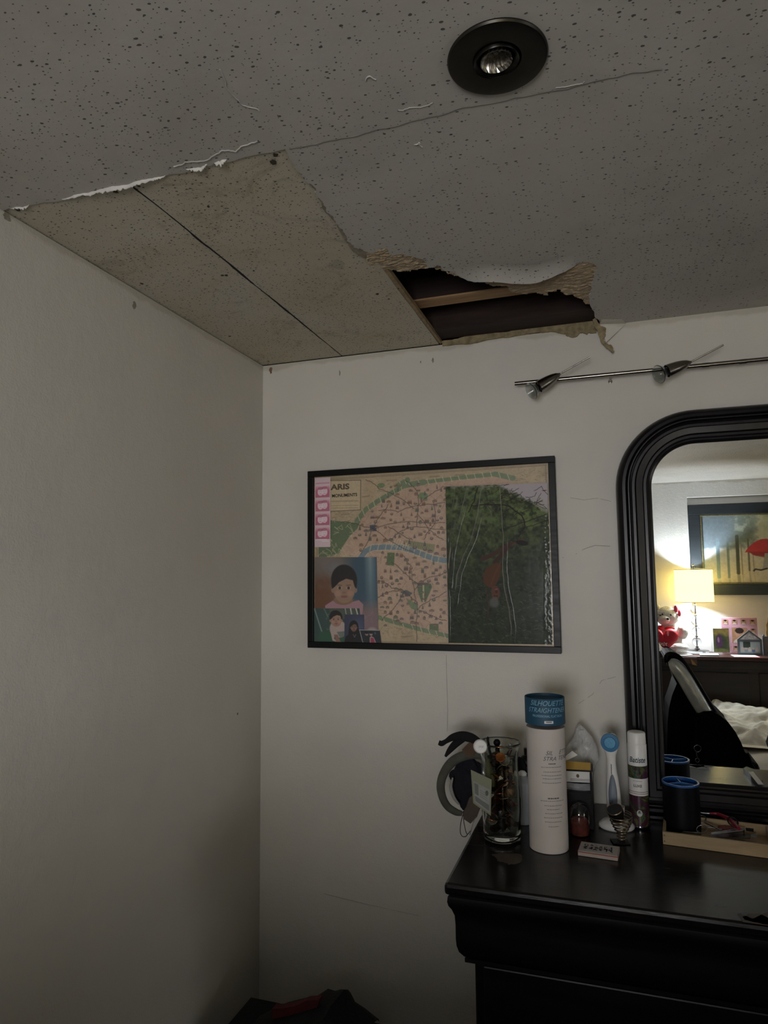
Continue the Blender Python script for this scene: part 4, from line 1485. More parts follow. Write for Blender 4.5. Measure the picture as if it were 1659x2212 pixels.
m_badge = mat('pale_green_badge_sleeve', '74765f', .35, var=.06, coat=.4)
MB().prism([q0, q1, q2, q3], (0, .0012, 0)).build('sleeve', m_badge, BR)
def bl(u, v, d=-.0004):
    p = (q0 * (1 - u) + q1 * u) * (1 - v) + (q3 * (1 - u) + q2 * u) * v
    return (p[0], p[1] + d, p[2])


MB().prism([bl(.10, .30), bl(.93, .30), bl(.93, .95), bl(.10, .92)], (0, -.0002, 0)).build('card', mat('badge_card', '84857e', .5), BR)
g_ = MB()
g_.prism([bl(.14, .34, -.0008), bl(.34, .34, -.0008), bl(.34, .66, -.0008), bl(.14, .66, -.0008)], (0, -.0002, 0))
for v_ in (.46, .52, .58, .64):
    g_.prism([bl(.42, v_, -.0008), bl(.80, v_, -.0008), bl(.80, v_ + .012, -.0008), bl(.42, v_ + .012, -.0008)], (0, -.0002, 0))
g_.prism([bl(.14, .72, -.0008), bl(.9, .74, -.0008), bl(.9, .90, -.0008), bl(.14, .87, -.0008)], (0, -.0002, 0))
g_.build('card_print', mat('dark_badge_print', '5c5f5c', .6), BR)
g_ = MB()
cc_ = Vector(bl(.78, .44, -.0009))
g_.prism([(cc_.x + .0035 * math.cos(a), cc_.y, cc_.z + .0055 * math.sin(a)) for a in [2 * PI * i / 20 for i in range(20)]], (0, -.0002, 0))
g_.build('badge_seal', mat('dark_badge_seal', '454a3e', .6), BR)

# --- hair bands and cloth behind the vase
def at_y(px, y):
    return [tuple(P(*q, y=y)) for q in px]


m_greyband = mat('grey_green_jersey', '4c4c42', .95, var=.2, scale=40, bump=.5, bscale=260)
m_blackband = mat('black_velvet_band', '0b0b0c', .95, var=.2)
m_navy = mat('navy_cloth', '0c0d18', .95, var=.3, scale=40, bump=.6, bscale=180, bdist=.004)
m_tan = mat('tan_suede', '4a4038', .9, var=.15, scale=60)
m_brick = mat('brown_red_cloth', '523f30', .9, var=.2)
hb1 = at_y([(1048, 1640), (1030, 1630), (1005, 1632), (982, 1642), (966, 1658), (955, 1680), (952, 1702), (957, 1725), (968, 1743), (985, 1754), (998, 1757)], -.20)
tag(MB().tube(hb1, [.006, .010, .0115, .0115, .011, .0105, .0105, .010, .0095, .0085, .006], 14, flat=.7).build('hair_band', m_greyband, smooth=80, loc=hb1[5]),
    'wide grey-green hair band looped behind the left of the glass vase', 'hair band')
hb2 = at_y([(948, 1604), (954, 1606), (964, 1601), (978, 1593), (998, 1590), (1018, 1594), (1034, 1602), (1044, 1612)], -.215)
tag(MB().tube(hb2, [.006, .0065, .0055, .0085, .0115, .0115, .008, .006], 14, flat=.7).build('hair_band', m_blackband, smooth=80, loc=hb2[3]),
    'black padded hair band with a knobbed end, topmost behind the glass vase', 'hair band')
hb3 = at_y([(1000, 1596), (985, 1606), (972, 1620), (962, 1634)], -.205)
tag(MB().tube(hb3, [.008, .009, .007, .003], 12, flat=.6).build('hair_band', m_blackband, smooth=80, loc=hb3[0]),
    'black strap running down from the black hair band to the grey one', 'hair band')
pc0 = P(1012, 1690, y=-.17)
tag(MB().blob(tuple(pc0), (.042, .028, .060), .16, 9, 5, 40, 28).build('beanie', m_navy, smooth=80, loc=tuple(pc0)),
    'navy cloth cap bunched inside the grey hair band', 'cap')
wb_ = at_y([(978, 1680), (974, 1700), (980, 1722), (992, 1738)], -.212)
tag(MB().tube(wb_, [.002, .004, .004, .002], 8, flat=.5).build('hair_band', mat('pale_grey_band', '8d8c86', .8), smooth=80, loc=wb_[1]), 'thin pale grey hair band inside the wide grey-green one', 'hair band')
tn = at_y([(1004, 1700), (1012, 1695)], -.19)
sue = [P(*q, y=-.222) for q in [(1007, 1742), (1015, 1725), (1027, 1715), (1036, 1722), (1036, 1748), (1030, 1765), (1016, 1777), (1003, 1768), (1000, 1755)]]
tag(MB().prism(sue, (0, .006, 0)).build('suede_tag', m_tan, bevel=.002, loc=tuple(sue[0])), 'tan suede tag hanging below the grey hair band, left of the vase foot', 'tag')
rc_ = at_y([(1000, 1620), (1012, 1607), (1024, 1608), (1030, 1620), (1020, 1632), (1005, 1630)], -.222)
tag(MB().prism(rc_, (0, .008, 0)).build('cloth_scrap', m_brick, bevel=.002, loc=rc_[0]), 'tan cloth scrap under the black hair band', 'cloth')
cd = at_y([(1001, 1757), (996, 1775), (994, 1795), (998, 1806), (1006, 1807), (1010, 1802)], -.215)
cd2 = at_y([(1001, 1757), (1002, 1775), (1006, 1795), (1010, 1802), (1016, 1795)], -.213)
tag(MB().tube(cd, .0009, 6).tube(cd2, .0009, 6).build('cord_loop', m_black, smooth=80, loc=cd[0]), 'thin black cord loop hanging left of the dresser corner', 'cord')
ch_ = MB()
cp_ = at_y([(1028, 1765), (1022, 1778), (1018, 1792), (1015, 1803)], -.225)
for i in range(16):
    t = i / 15 * 3; k = min(int(t), 2); f_ = t - k
    p = [a * (1 - f_) + b * f_ for a, b in zip(cp_[k], cp_[k + 1])]
    ch_.blob(p, (.0012, .0012, .0012), 0, 1, 1, 8, 6)
tag(ch_.build('bead_chain', m_chrome, smooth=80, loc=cp_[1]), 'small bead chain hanging beside the tan suede tag', 'chain')

# --- bottles between vase and tube
wbt = thing('pump_bottle', 'white bottle between the vase and the card tube', 'bottle', (.800, -.200, DT + .0005))
MB().lathe([(.019, 0), (.0215, .003), (.0215, .088), (.019, .097), (.012, .102), (.010, .108)], n=36).build('bottle_body', mat('pale_grey_plastic', '8d9090', .4, var=.05), wbt, smooth=50)
MB().lathe([(.010, .108), (.0105, .112), (.006, .117), (0, .118)], n=24).build('cap', m_white, wbt, smooth=50)
bbt = thing('spray_bottle', 'slim black bottle behind the white bottle, between the vase and the card tube', 'bottle', (.805, -.150, DT + .0005))
MB().lathe([(.015, 0), (.017, .003), (.017, .128), (.013, .138), (.006, .142), (.006, .150)], n=30).build('bottle_body', m_black, bbt, smooth=50)
MB().lathe([(.006, .146), (.0065, .150), (.0065, .158), (0, .159)], n=20).build('nozzle', m_black, bbt, smooth=50)
clp = P(1128, 1650, y=-.175)
tag(MB().prism([P(*q, y=-.178) for q in [(1117, 1636), (1128, 1642), (1137, 1655), (1133, 1672), (1117, 1668)]], (0, .01, 0)).build('hair_clip', m_black, bevel=.002, loc=(clp[0], clp[1], 1.06)),
    'black hair clip caught between the vase and the slim black bottle', 'hair clip')

# --- plastic bags and packets
m_film = NT('milky_plastic_film')
def milky(name, col, a):
    t = NT(name)
    tr = t.n('BsdfTransparent'); mx = t.n('MixShader')
    t.set(color=t.ramp(t.noise(30, 3), [(.3, rgb(col)), (.7, tuple(min(1, v * 1.15) for v in rgb(col)[:3]) + (1,))]), rough=.22,
          normal=t.bump(t.noise(38, 4, .7, dist=1.5), 1.0, .006), spec=.9)
    mx.inputs[0].default_value = a
    t.l(tr.outputs[0], mx.inputs[1]); t.l(t.b.outputs[0], mx.inputs[2]); t.l(mx.outputs[0], t.out.inputs[0])
    return t.m


m_milky = milky('milky_plastic_bag', 'cfcfca', .62)
m_clearbag = milky('clear_plastic_pouch', 'c8cacc', .45)
def crumpled(px, y, name, m, label, cat, depth=.02, seed=1, n=26):
    pts = [P(*q, y=y) for q in px]
    xs = [p[0] for p in pts]; zs = [p[2] for p in pts]
    zmin, zmax = min(zs), max(zs)
    def span(z):
        hit = []
        for a, b in zip(pts, pts[1:] + pts[:1]):
            if (a[2] - z) * (b[2] - z) <= 0 and a[2] != b[2]:
                hit.append(a[0] + (b[0] - a[0]) * (z - a[2]) / (b[2] - a[2]))
        return (min(hit), max(hit)) if hit else (xs[0], xs[0])
    def fn(u, v, sg_=1):
        z = zmin + (zmax - zmin) * (.002 + .996 * v)
        a, b = span(z)
        x = a + (b - a) * u
        e = math.sqrt(max(0, 1 - (2 * u - 1) ** 2))
        q = Vector((x * 38, z * 30, seed))
        d = noise.noise(q) * .012 + abs(noise.noise(q * 2.3)) * .007
        return (x + .0025 * noise.noise(q * 1.7), y - sg_ * depth * e * (1 - v * .7) - d * e, z + .002 * noise.noise(q * 2))
    mb = MB().grid(lambda u, v: fn(u, v, 1), n, n).grid(lambda u, v: fn(u, v, -.3), n, n)
    return tag(mb.build(name, m, smooth=40, loc=((min(xs) + max(xs)) / 2, y, zmin)), label, cat)


crumpled([(1250, 1562), (1262, 1570), (1270, 1582), (1280, 1592), (1290, 1616), (1293, 1640), (1284, 1668), (1278, 1700), (1222, 1700), (1222, 1625), (1228, 1606), (1238, 1594), (1244, 1575)], -.085, 'plastic_bag', m_milky,
         'crumpled milky plastic bag rising to a point behind the packets', 'plastic bag', .014, 5, 40)
fl = [P(*q, y=-.165) for q in [(1222, 1633), (1236, 1622), (1248, 1631), (1230, 1640), (1222, 1643)]]
tag(MB().prism(fl, (0, .0008, 0)).build('paper_slip', m_white, loc=tuple(fl[0])), 'folded white paper slip between the card tube and the plastic bag', 'paper')
yp = -.185
PK = thing('hanging_packet', 'clear plastic packet with a mustard yellow and white header card, right of the card tube', 'packet', P(1250, 1790, y=yp))
PK.location.z = DT + .0005
def quad(mb, px, y, d=.0008):
    return mb.prism([P(*q, y=y) for q in px], (0, d, 0))


m_must = mat('mustard_card', '9c7a1c', .55, var=.08)
quad(MB(), [(1216, 1643), (1276, 1648), (1276, 1664), (1216, 1661)], yp).build('header_card', m_must, PK, world=True)
quad(MB(), [(1216, 1661), (1276, 1664.5), (1276, 1668), (1216, 1665)], yp - .0001).build('header_band', m_black, PK, world=True)
quad(MB(), [(1216, 1664), (1280, 1668), (1280, 1691), (1216, 1688)], yp + .001).build('white_card', m_white, PK, world=True)
cc_ = P(1248, 1676, y=yp + .0006)
MB().prism([(cc_[0] + .0034 * math.cos(a), cc_[1], cc_[2] + .0042 * math.sin(a)) for a in [2 * PI * i / 20 for i in range(20)]], (0, -.0003, 0)).build('round_emblem', mat('bronze_emblem', '4e3a14', .5), PK, world=True)
for yy_ in (1682, 1685):
    quad(MB(), [(1232, yy_), (1274, yy_ + 2), (1274, yy_ + 2.7), (1232, yy_ + .7)], yp + .0004, .0003).build('fine_print', m_ink_d, PK, world=True)
pp = [P(*q, y=yp + .002) for q in [(1216, 1688), (1278, 1690), (1277, 1718), (1240, 1716), (1216, 1700)]]
pm = MB().grid(lambda u, v: (pp[0][0] + u * (pp[1][0] - pp[0][0]), yp + .002 - .008 * math.sin(PI * u) * (1 - v * .2) - .003 * noise.noise(Vector((u * 5, v * 4, 1))),
                             pp[0][2] + (pp[2][2] - pp[0][2]) * v), 22, 14)
pm.build('pouch', m_clearbag, PK, world=True, smooth=60)
bxp = P(1254, 1795, y=-.195)
BXX = thing('black_box', 'tall black box holding the packets, standing between the card tube and the white brush', 'box', (.926, -.165, DT + .0005))
x0b, x1b = P(1222, 1760, y=-.2)[0], P(1281, 1760, y=-.2)[0]
MB().box((x0b, -.205, DT + .0005), (x1b, -.125, P(1250, 1712, y=-.205)[2])).build('box_body', m_black, BXX, world=True, bevel=.002)
MB().box((x1b - .004, -.205, DT + .0005), (x1b + .001, -.120, P(1280, 1670, y=-.2)[2])).build('side_panel', m_black, BXX, world=True, bevel=.001)
wn = thing('clear_jar', 'small clear jar of dark red contents in front of the black box', 'jar', (.928, -.240, DT + .0005))
MB().lathe([(.020, 0), (.022, .002), (.022, .042), (.020, .054), (.014, .064), (.004, .068), (0, .0685)], n=36).build('jar_body', clear_film_material('jar_plastic', (.93, .93, .93, 1), .07, .08), wn, smooth=60)
MB().lathe([(.019, .002), (.0205, .006), (.0205, .030), (.015, .036), (0, .037)], n=30).build('contents', mat('dark_red_powder', '5a2114', .8, var=.4, scale=90, bump=.6), wn, smooth=60)

# --- white facial brush in its stand
m_blue = mat('sky_blue_rubber', '28678f', .5, var=.06)
m_lblue = mat('pale_blue_bristles', '5c97bb', .7, var=.12, scale=300, bump=.8, bscale=700, bdist=.001)
m_greyp = mat('grey_grip_panel', '7d8690', .4, var=.05)
FBX, FBY = 1.003, -.175
ST = thing('charging_stand', 'white round stand under the facial cleansing brush', 'stand', (FBX + .003, FBY, DT + .0005))
MB().lathe([(.036, 0), (.0395, .004), (.0385, .010), (.030, .017), (.016, .021), (0, .022)], n=48, sy=.8).build('stand_base', m_white, ST, smooth=60)
MB().lathe([(.0155, .018), (.0185, .030), (.0195, .048), (.018, .048), (.0165, .032), (.012, .021)], n=40, cap=False).build('cradle', m_white, ST, smooth=60)
FB = thing('facial_brush', 'white facial cleansing brush with a round blue head, standing beside the spray can', 'brush', (FBX, FBY, DT + .022))
secs = [(0, .0115, .010), (.010, .0145, .012), (.035, .0160, .013), (.060, .0155, .0125), (.085, .0135, .0115), (.105, .0112, .0100), (.125, .0100, .0095), (.140, .0112, .0100), (.150, .0150, .0115), (.160, .0175, .0120), (.172, .0180, .0115), (.182, .0160, .0105), (.188, .0110, .008), (.190, .004, .003)]
def fb_fn(u, v):
    t = v * (len(secs) - 1); k = min(int(t), len(secs) - 2); f_ = t - k
    z, a, b = [secs[k][i] * (1 - f_) + secs[k + 1][i] * f_ for i in range(3)]
    an = 2 * PI * u
    return (a * math.cos(an) - .004 * (z / .19), b * math.sin(an) - .0, z)


MB().grid(fb_fn, 40, 60, closed_u=True).build('handle', m_white, FB, smooth=80)
hc = Vector((-.004, -.011, .170))
ax_h = Vector((.0, -1, .12))
MB().lathe([(.0195, -.004), (.0205, 0), (.0200, .006), (.0130, .0075), (.0125, .006)], hc, 44, axis=ax_h).build('head_ring', m_blue, FB, smooth=50)
MB().lathe([(.0122, .003), (.0120, .009), (.009, .0105), (0, .011)], hc, 36, axis=ax_h).build('bristles', m_lblue, FB, smooth=50)
gpn = []
for i in range(30):
    a = 2 * PI * i / 30
    gpn.append((.0092 * math.cos(a) * (1 - .25 * math.sin(a)) - .002, 0, .060 + .040 * math.sin(a)))
mg = MB()
vsg = [(x, -.0132 + .004 * (abs(x + .002) / .0155) ** 2 + (z - .06) * .012, z) for x, _, z in gpn] + [(-.002, -.0143, .060)]
mg.add(vsg, [(i, (i + 1) % 30, 30) for i in range(30)])
mg.build('grip_panel', m_greyp, FB, smooth=80, solid=.0012)
MB().tube([(-.003, -.0108, .100), (-.003, -.0102, .122)], .0009, 6).build('shine_strip', m_chrome, FB)

# --- dry shampoo can
CC = (1.0575, -.152)
CA = thing('spray_can', 'white capped hair spray can with a floral label, against the mirror frame', 'spray can', (CC[0], CC[1], DT + .0005))
rc2 = .0212
def zc_(py):
    return P(1376, py, y=CC[1] - rc2)[2] - DT


zB = [zc_(q) for q in (1785, 1780, 1720, 1707, 1683, 1656, 1600)]
ztop = P(1373, 1580, y=CC[1])[2] - DT
m_floral = NT('floral_can_print')
fl_ = m_floral.ramp(m_floral.noise(38, 2, .5, dist=1.6), [(.30, rgb('14201a')), (.42, rgb('4a1c36')), (.50, rgb('18281f')), (.585, rgb('5e5a2c')), (.62, rgb('1f4d44')), (.70, rgb('3c1730'))])
m_floral.set(color=fl_, rough=.3)
def band(z0, z1, m, name, r=rc2):
    return MB().lathe([(r, z0), (r, z1)], n=48, cap=False).build(name, m, CA, smooth=60)


MB().lathe([(rc2 - .003, 0), (rc2 - .0005, .002), (rc2 + .0003, .004), (rc2 - .0004, .007)], n=48, cap=True).build('metal_rim', m_chrome, CA, smooth=60)
band(.007, zB[2], m_floral.m, 'lower_floral_band')
band(zB[2], zB[4], m_white, 'white_label_band')
band(zB[4], zB[5], m_floral.m, 'upper_floral_band')
MB().lathe([(rc2, zB[5]), (rc2, zB[6] - .012), (rc2 - .0006, zB[6] - .011)], n=48, cap=False).build('white_shoulder', m_white, CA, smooth=60)
MB().lathe([(rc2 - .0008, zB[6] - .012), (rc2 - .0012, ztop - .004), (rc2 - .003, ztop - .001), (rc2 - .006, ztop), (0, ztop)], n=48, cap=False).build('cap', m_white, CA, smooth=40)
sp_ = MB()
for z in (zc_(1712), zc_(1716)):
    sp_.lathe([(rc2 + .0002, z), (rc2 + .0002, z + .001)], n=48, cap=False)
sp_.build('purple_stripes', mat('purple_ink', '6a2f4a', .5), CA, smooth=60)
lt = MB()
aim = -.05
lettering(lt, 'Batiste', .0170, wrap(rc2 + .0003, aim, zc_(1648)), shear=.25, align='CENTER', bold=.0003, xs=.82)
lt.build('brand_lettering', mat('dark_teal_ink', '173a44', .5), CA)
lt = MB()
lettering(lt, 'LUXE', .0078, wrap(rc2 + .0003, aim - .05, zc_(1701)), align='CENTER', bold=.0002)
lettering(lt, 'DRY SHAMPOO', .0030, wrap(rc2 + .0003, aim - .05, zc_(1689)), align='CENTER')
lt.build('label_lettering', m_ink_d, CA)
lt = MB().add([wrap(rc2 + .0004, -.02, zc_(1757))(.0062 * math.cos(a), .0072 * math.sin(a)) for a in [2 * PI * i / 26 for i in range(26)]], [tuple(range(26))])
lt.build('round_sticker', mat('sticker_white', 'b9bcb8', .5), CA)
lt = MB(); lettering(lt, '90%', .0042, wrap(rc2 + .0007, -.02, zc_(1758)), align='CENTER', bold=.0002)
lt.build('sticker_lettering', m_ink_d, CA)

# --- coil sprung holder
m_darkmetal = mat('dark_nickel', '8a7d6c', .28, 1.0, var=.1)
m_blackcap = mat('black_sponge_top', '17171a', .7, var=.4, scale=200, bump=.6)
CO = thing('coil_holder', 'dark metal coil holder with round black top, before the white brush stand', 'holder', (1.013, -.262, DT + .0005))
MB().box((-.018, -.014, 0), (.018, .016, .0022), .25).build('base_plate', m_black, CO, bevel=.0005)
pts = []
turns = 8.2
for i in range(int(turns * 26) + 1):
    t = i / (turns * 26)
    a = 2 * PI * turns * t
    r_ = .0085 + .0145 * min(1, max(0, (t - .30) / .55)) ** .8 if t > .30 else .0085
    pts.append((.003 + r_ * math.cos(a), r_ * math.sin(a) * .95, .004 + .052 * t))
MB().tube(pts, .0017, 7).build('coil', m_darkmetal, CO, smooth=80)
MB().tube([(.024, .0, .052), (.026, -.002, .060), (.021, -.004, .066), (.012, -.006, .070)], .0012, 6).build('coil_tail', m_darkmetal, CO, smooth=80)
axc = Vector((-.30, -.42, 1))
MB().lathe([(.0125, -.024), (.0165, -.012), (.0172, -.004), (.0172, .0)], (-.009, -.002, .068), 36, axis=axc, cap=True).build('cup', mat('grey_black_cup', '1f1d1b', .45, .6), CO, smooth=50)
MB().lathe([(.0160, .0014), (0, .0016)], (-.009, -.002, .068), 36, axis=axc, cap=False).build('top', m_blackcap, CO, smooth=50)
MB().lathe([(.0172, -.001), (.0180, .0005), (.0172, .0020), (.0160, .0014)], (-.009, -.002, .068), 36, axis=axc, cap=False).build('rim', m_darkmetal, CO, smooth=50)

# --- small printed box
PB = thing('printed_box', 'small cream box with black brush lettering and a red stripe, lying before the card tube', 'box', (.9705, -.336, DT + .0005), math.radians(-5))
m_cream = mat('cream_card', '9a8f86', .6, var=.05)
m_inkb = mat('black_ink', '141313', .6)
MB().box((-.039, -.027, 0), (.039, .027, .0095)).build('box_body', m_cream, PB, bevel=.0006)
MB().box((-.0392, -.0274, .0070), (.0392, -.0266, .0086)).build('red_stripe', mat('red_ink', '7a1f1c', .6), PB)
MB().box((-.0375, -.0245, .0095), (.0375, .0255, .0098)).build('top_print', mat('pale_top_print', 'a39d98', .6), PB)
bs = MB()
rp = random.Random(21)
for k in range(6):
    cx_ = -.026 + k * .0098
    for _ in range(9):
        a = rp.uniform(0, PI); L_ = rp.uniform(.0022, .0050)
        x, y = cx_ + rp.uniform(-.003, .003), rp.uniform(-.011, .012)
        dx, dy = math.cos(a) * L_, math.sin(a) * L_ * 1.9
        w_ = rp.uniform(.0007, .0014)
        nx_, ny_ = -math.sin(a) * w_, math.cos(a) * w_ * 1.9
        bs.add([(x - dx, y - dy, .0100), (x + nx_, y + ny_, .0100), (x + dx, y + dy, .0100), (x - nx_, y - ny_, .0100)], [(0, 1, 2, 3)])
bs.build('brush_lettering', m_inkb, PB)

# --- wooden tray and its contents
m_tray = wood_material('pale_pine', '8a7556', 'a08a67', .6, 10, (1, 8, 8))
tl = P(1431, 1797, z=DT + .026); tr_ = P(1659, 1828, z=DT + .026)
TA = math.atan2(tr_[1] - tl[1], tr_[0] - tl[0])
TR = thing('wooden_tray', 'shallow pale wooden tray against the mirror at the right edge of the photo', 'tray', (tl[0], tl[1], DT + .0005), TA * .8)
TRW, TRD, TH = .212, .128, .026
tb = .006
MB().box((0, 0, 0), (TRW, tb, TH)).build('front_side', m_tray, TR, bevel=.0006)
MB().box((0, TRD - tb, 0), (TRW, TRD, TH)).build('back_side', m_tray, TR, bevel=.0006)
MB().box((0, tb, 0), (tb, TRD - tb, TH)).build('left_side', m_tray, TR, bevel=.0006)
MB().box((TRW - tb, tb, 0), (TRW, TRD - tb, TH)).build('right_side', m_tray, TR, bevel=.0006)
MB().box((tb, tb, .0), (TRW - tb, TRD - tb, .003)).build('tray_bottom', m_tray, TR)
pg_ = MB()
for zz in (.007, .019):
    pg_.lathe([(.0012, 0), (.0012, -.0002)], (.0035, -.0001, zz), 12, axis=(0, 1, 0))
    pg_.lathe([(.0012, 0), (.0012, -.0002)], (TRW - .0035, -.0001, zz), 12, axis=(0, 1, 0))
pg_.build('nail_holes', mat('brown_nail_hole', '4d2d1c', .7), TR)
ZT = DT + .0038
# cup organiser
m_navyp = mat('dark_navy_mesh', '04050a', .5, var=.15, spec=.15)
m_bluep = mat('blue_plastic_insert', '0d4584', .35, var=.08)
CP = thing('pencil_cup', 'dark navy round cup with a blue three-way divided insert, standing in the wooden tray', 'cup', (1.1465, -.160, ZT))
zr_ = P(1468, 1698, z=1.084)[2] - ZT
rC = .0385
MB().lathe([(rC - .002, 0), (rC, .002), (rC, zr_ - .004), (rC - .002, zr_ - .004), (rC - .002, .004), (0, .004)], n=56, cap=True).build('cup_body', m_navyp, CP, smooth=40)
MB().lathe([(rC - .0018, .02), (rC - .0018, zr_ - .004), (rC + .0008, zr_ - .004), (rC + .0008, zr_), (rC - .003, zr_), (rC - .0035, .022), (0, .0215)], n=56, cap=False).build('insert', m_bluep, CP, smooth=40)
dv = MB()
for a in (math.radians(100), math.radians(215), math.radians(-25)):
    c_, s_ = math.cos(a), math.sin(a)
    w_ = .0009
    dv.add([(-s_ * w_, c_ * w_, .022), (s_ * w_, -c_ * w_, .022), (c_ * (rC - .003) + s_ * w_, s_ * (rC - .003) - c_ * w_, .022), (c_ * (rC - .003) - s_ * w_, s_ * (rC - .003) + c_ * w_, .022),
            (-s_ * w_, c_ * w_, zr_ - .0015), (s_ * w_, -c_ * w_, zr_ - .0015), (c_ * (rC - .003) + s_ * w_, s_ * (rC - .003) - c_ * w_, zr_ - .0015), (c_ * (rC - .003) - s_ * w_, s_ * (rC - .003) + c_ * w_, zr_ - .0015)],
           [(0, 1, 2, 3), (4, 5, 6, 7), (0, 1, 5, 4), (1, 2, 6, 5), (2, 3, 7, 6), (3, 0, 4, 7)])
dv.build('divider', mat('light_blue_divider', '2a66a4', .4), CP)
m_steel = mat('brushed_steel', '9c9d9f', .22, 1.0, var=.08, scale=80)
m_pwhite = mat('glossy_silver', 'c9ccd2', .18, .8, var=.06)
def on_z(px, z):
    return [P(*q, z=z) for q in px]


rg = P(1478, 1799, z=ZT + .012)
tag(MB().lathe([(.024, .0), (.0255, .002), (.0255, .010), (.024, .012), (.0225, .010), (.0225, .002), (.024, 0)], (rg[0] + .010, rg[1] + .018, ZT + .0), 44, cap=False, sx=1.0, sy=.35).build('metal_ring', m_steel, smooth=60, loc=(rg[0], rg[1] + .018, ZT)),
    'shiny metal ring in the tray, in front of the navy cup', 'ring')
zs = ZT + .020
SC = thing('nail_scissors', 'silver nail scissors with two round finger loops, beside the navy cup in the tray', 'scissors', P(1525, 1782, z=zs))
def loop(cx, cy, rx, ry, z, ang):
    o = P(cx, cy, z=z)
    return [(o[0] + rx * math.cos(a) * math.cos(ang) - ry * math.sin(a) * math.sin(ang), o[1] + rx * math.cos(a) * math.sin(ang) * .5 + ry * math.sin(a) * .6, o[2] + ry * math.sin(a) * .8) for a in [2 * PI * i / 26 for i in range(26)]]


MB().tube(loop(1514, 1770, .0115, .0085, zs + .004, -.5), .0010, 7, closed=True).tube(loop(1516, 1791, .0115, .0085, zs - .002, -.5), .0010, 7, closed=True).build('finger_loop', m_steel, SC, world=True, smooth=80)
MB().tube(on_z([(1522, 1777), (1540, 1785), (1557, 1795)], zs + .001), [.0011, .0016, .0008], 8).tube(on_z([(1524, 1786), (1538, 1788), (1560, 1792)], zs), [.0011, .0016, .0008], 8).build('blade', m_steel, SC, world=True, smooth=80)
NC = thing('nail_clipper', 'large silver nail clipper at the front of the tray', 'nail clipper', P(1570, 1797, z=ZT + .014))
lv = on_z([(1536, 1800), (1538, 1803), (1600, 1795), (1611, 1791), (1600, 1790)], ZT + .019)
MB().prism(lv, (0, 0, .0016)).build('lever', m_pwhite, NC, world=True, bevel=.0004)
bdy = on_z([(1532, 1806), (1534, 1810), (1620, 1812), (1622, 1807), (1600, 1801)], ZT + .009)
MB().prism(bdy, (0, 0, .0024)).build('body', m_steel, NC, world=True, bevel=.0005)
MB().tube([tuple(P(1607, 1798, z=ZT + .010)), tuple(P(1607, 1792, z=ZT + .018))], .0016, 10).build('pin', m_steel, NC, world=True)
tz = on_z([(1620, 1804), (1633, 1803), (1636, 1809), (1624, 1808)], ZT + .012)
tag(MB().prism(tz, (0, 0, .002)).build('white_tip', m_pwhite, loc=tuple(tz[0])), 'small bright metal tip beside the nail clipper at the right of the tray', 'tweezers')
m_darkred = mat('dark_red_plastic', '6e0f22', .35, var=.08)
RS = thing('red_scissors', 'dark red handled scissors lying across the back of the tray', 'scissors', P(1570, 1765, z=ZT + .03))
MB().tube(on_z([(1533, 1757), (1550, 1758), (1565, 1764), (1578, 1771), (1588, 1782), (1596, 1790)], ZT + .030), [.002, .0035, .0042, .0050, .0055, .004], 12).build('red_handle', m_darkred, RS, world=True, smooth=80)
MB().tube(loop(1583, 1775, .0100, .0095, ZT + .030, .2), .0016, 8, closed=True).build('finger_loop', m_black, RS, world=True, smooth=80)
MB().tube(on_z([(1512, 1755), (1533, 1757.5)], ZT + .031), [.0012, .0022], 8).build('blade', m_steel, RS, world=True, smooth=80)
RS2 = thing('tweezers', 'dark red flat tweezers under the silver scissors in the tray', 'tweezers', P(1570, 1788, z=ZT + .008))
MB().prism(on_z([(1552, 1788), (1590, 1783), (1600, 1788), (1590, 1794), (1556, 1795)], ZT + .010), (0, 0, .003)).build('body', m_darkred, RS2, world=True, bevel=.001)
bk = on_z([(1528, 1777), (1580, 1776), (1612, 1776), (1622, 1787), (1628, 1797), (1612, 1795), (1560, 1786), (1530, 1782)], ZT + .006)
tag(MB().prism(bk, (0, 0, .007)).build('pouch', m_black, bevel=.002, loc=tuple(bk[0])), 'flat black pouch under the scissors in the tray', 'pouch')
# strip seen only in the mirror
q = [V(*q_, z=DT + .001) for q_ in [(1606, 1666), (1613, 1662), (1632, 1668), (1648, 1690), (1640, 1697), (1622, 1684)]]
CS = thing('plastic_case', 'dark clear case with a white strip, at the lower right of the mirror', 'case', q[0])
MB().prism(q, (0, 0, .008)).build('case_body', mat('smoky_plastic', '25282b', .2, var=.2), CS, world=True, bevel=.001)
q = [V(*q_, z=DT + .0095) for q_ in [(1617, 1668), (1627, 1668), (1650, 1696), (1638, 1695)]]
MB().prism(q, (0, 0, .0015)).build('white_strip', m_white, CS, world=True)

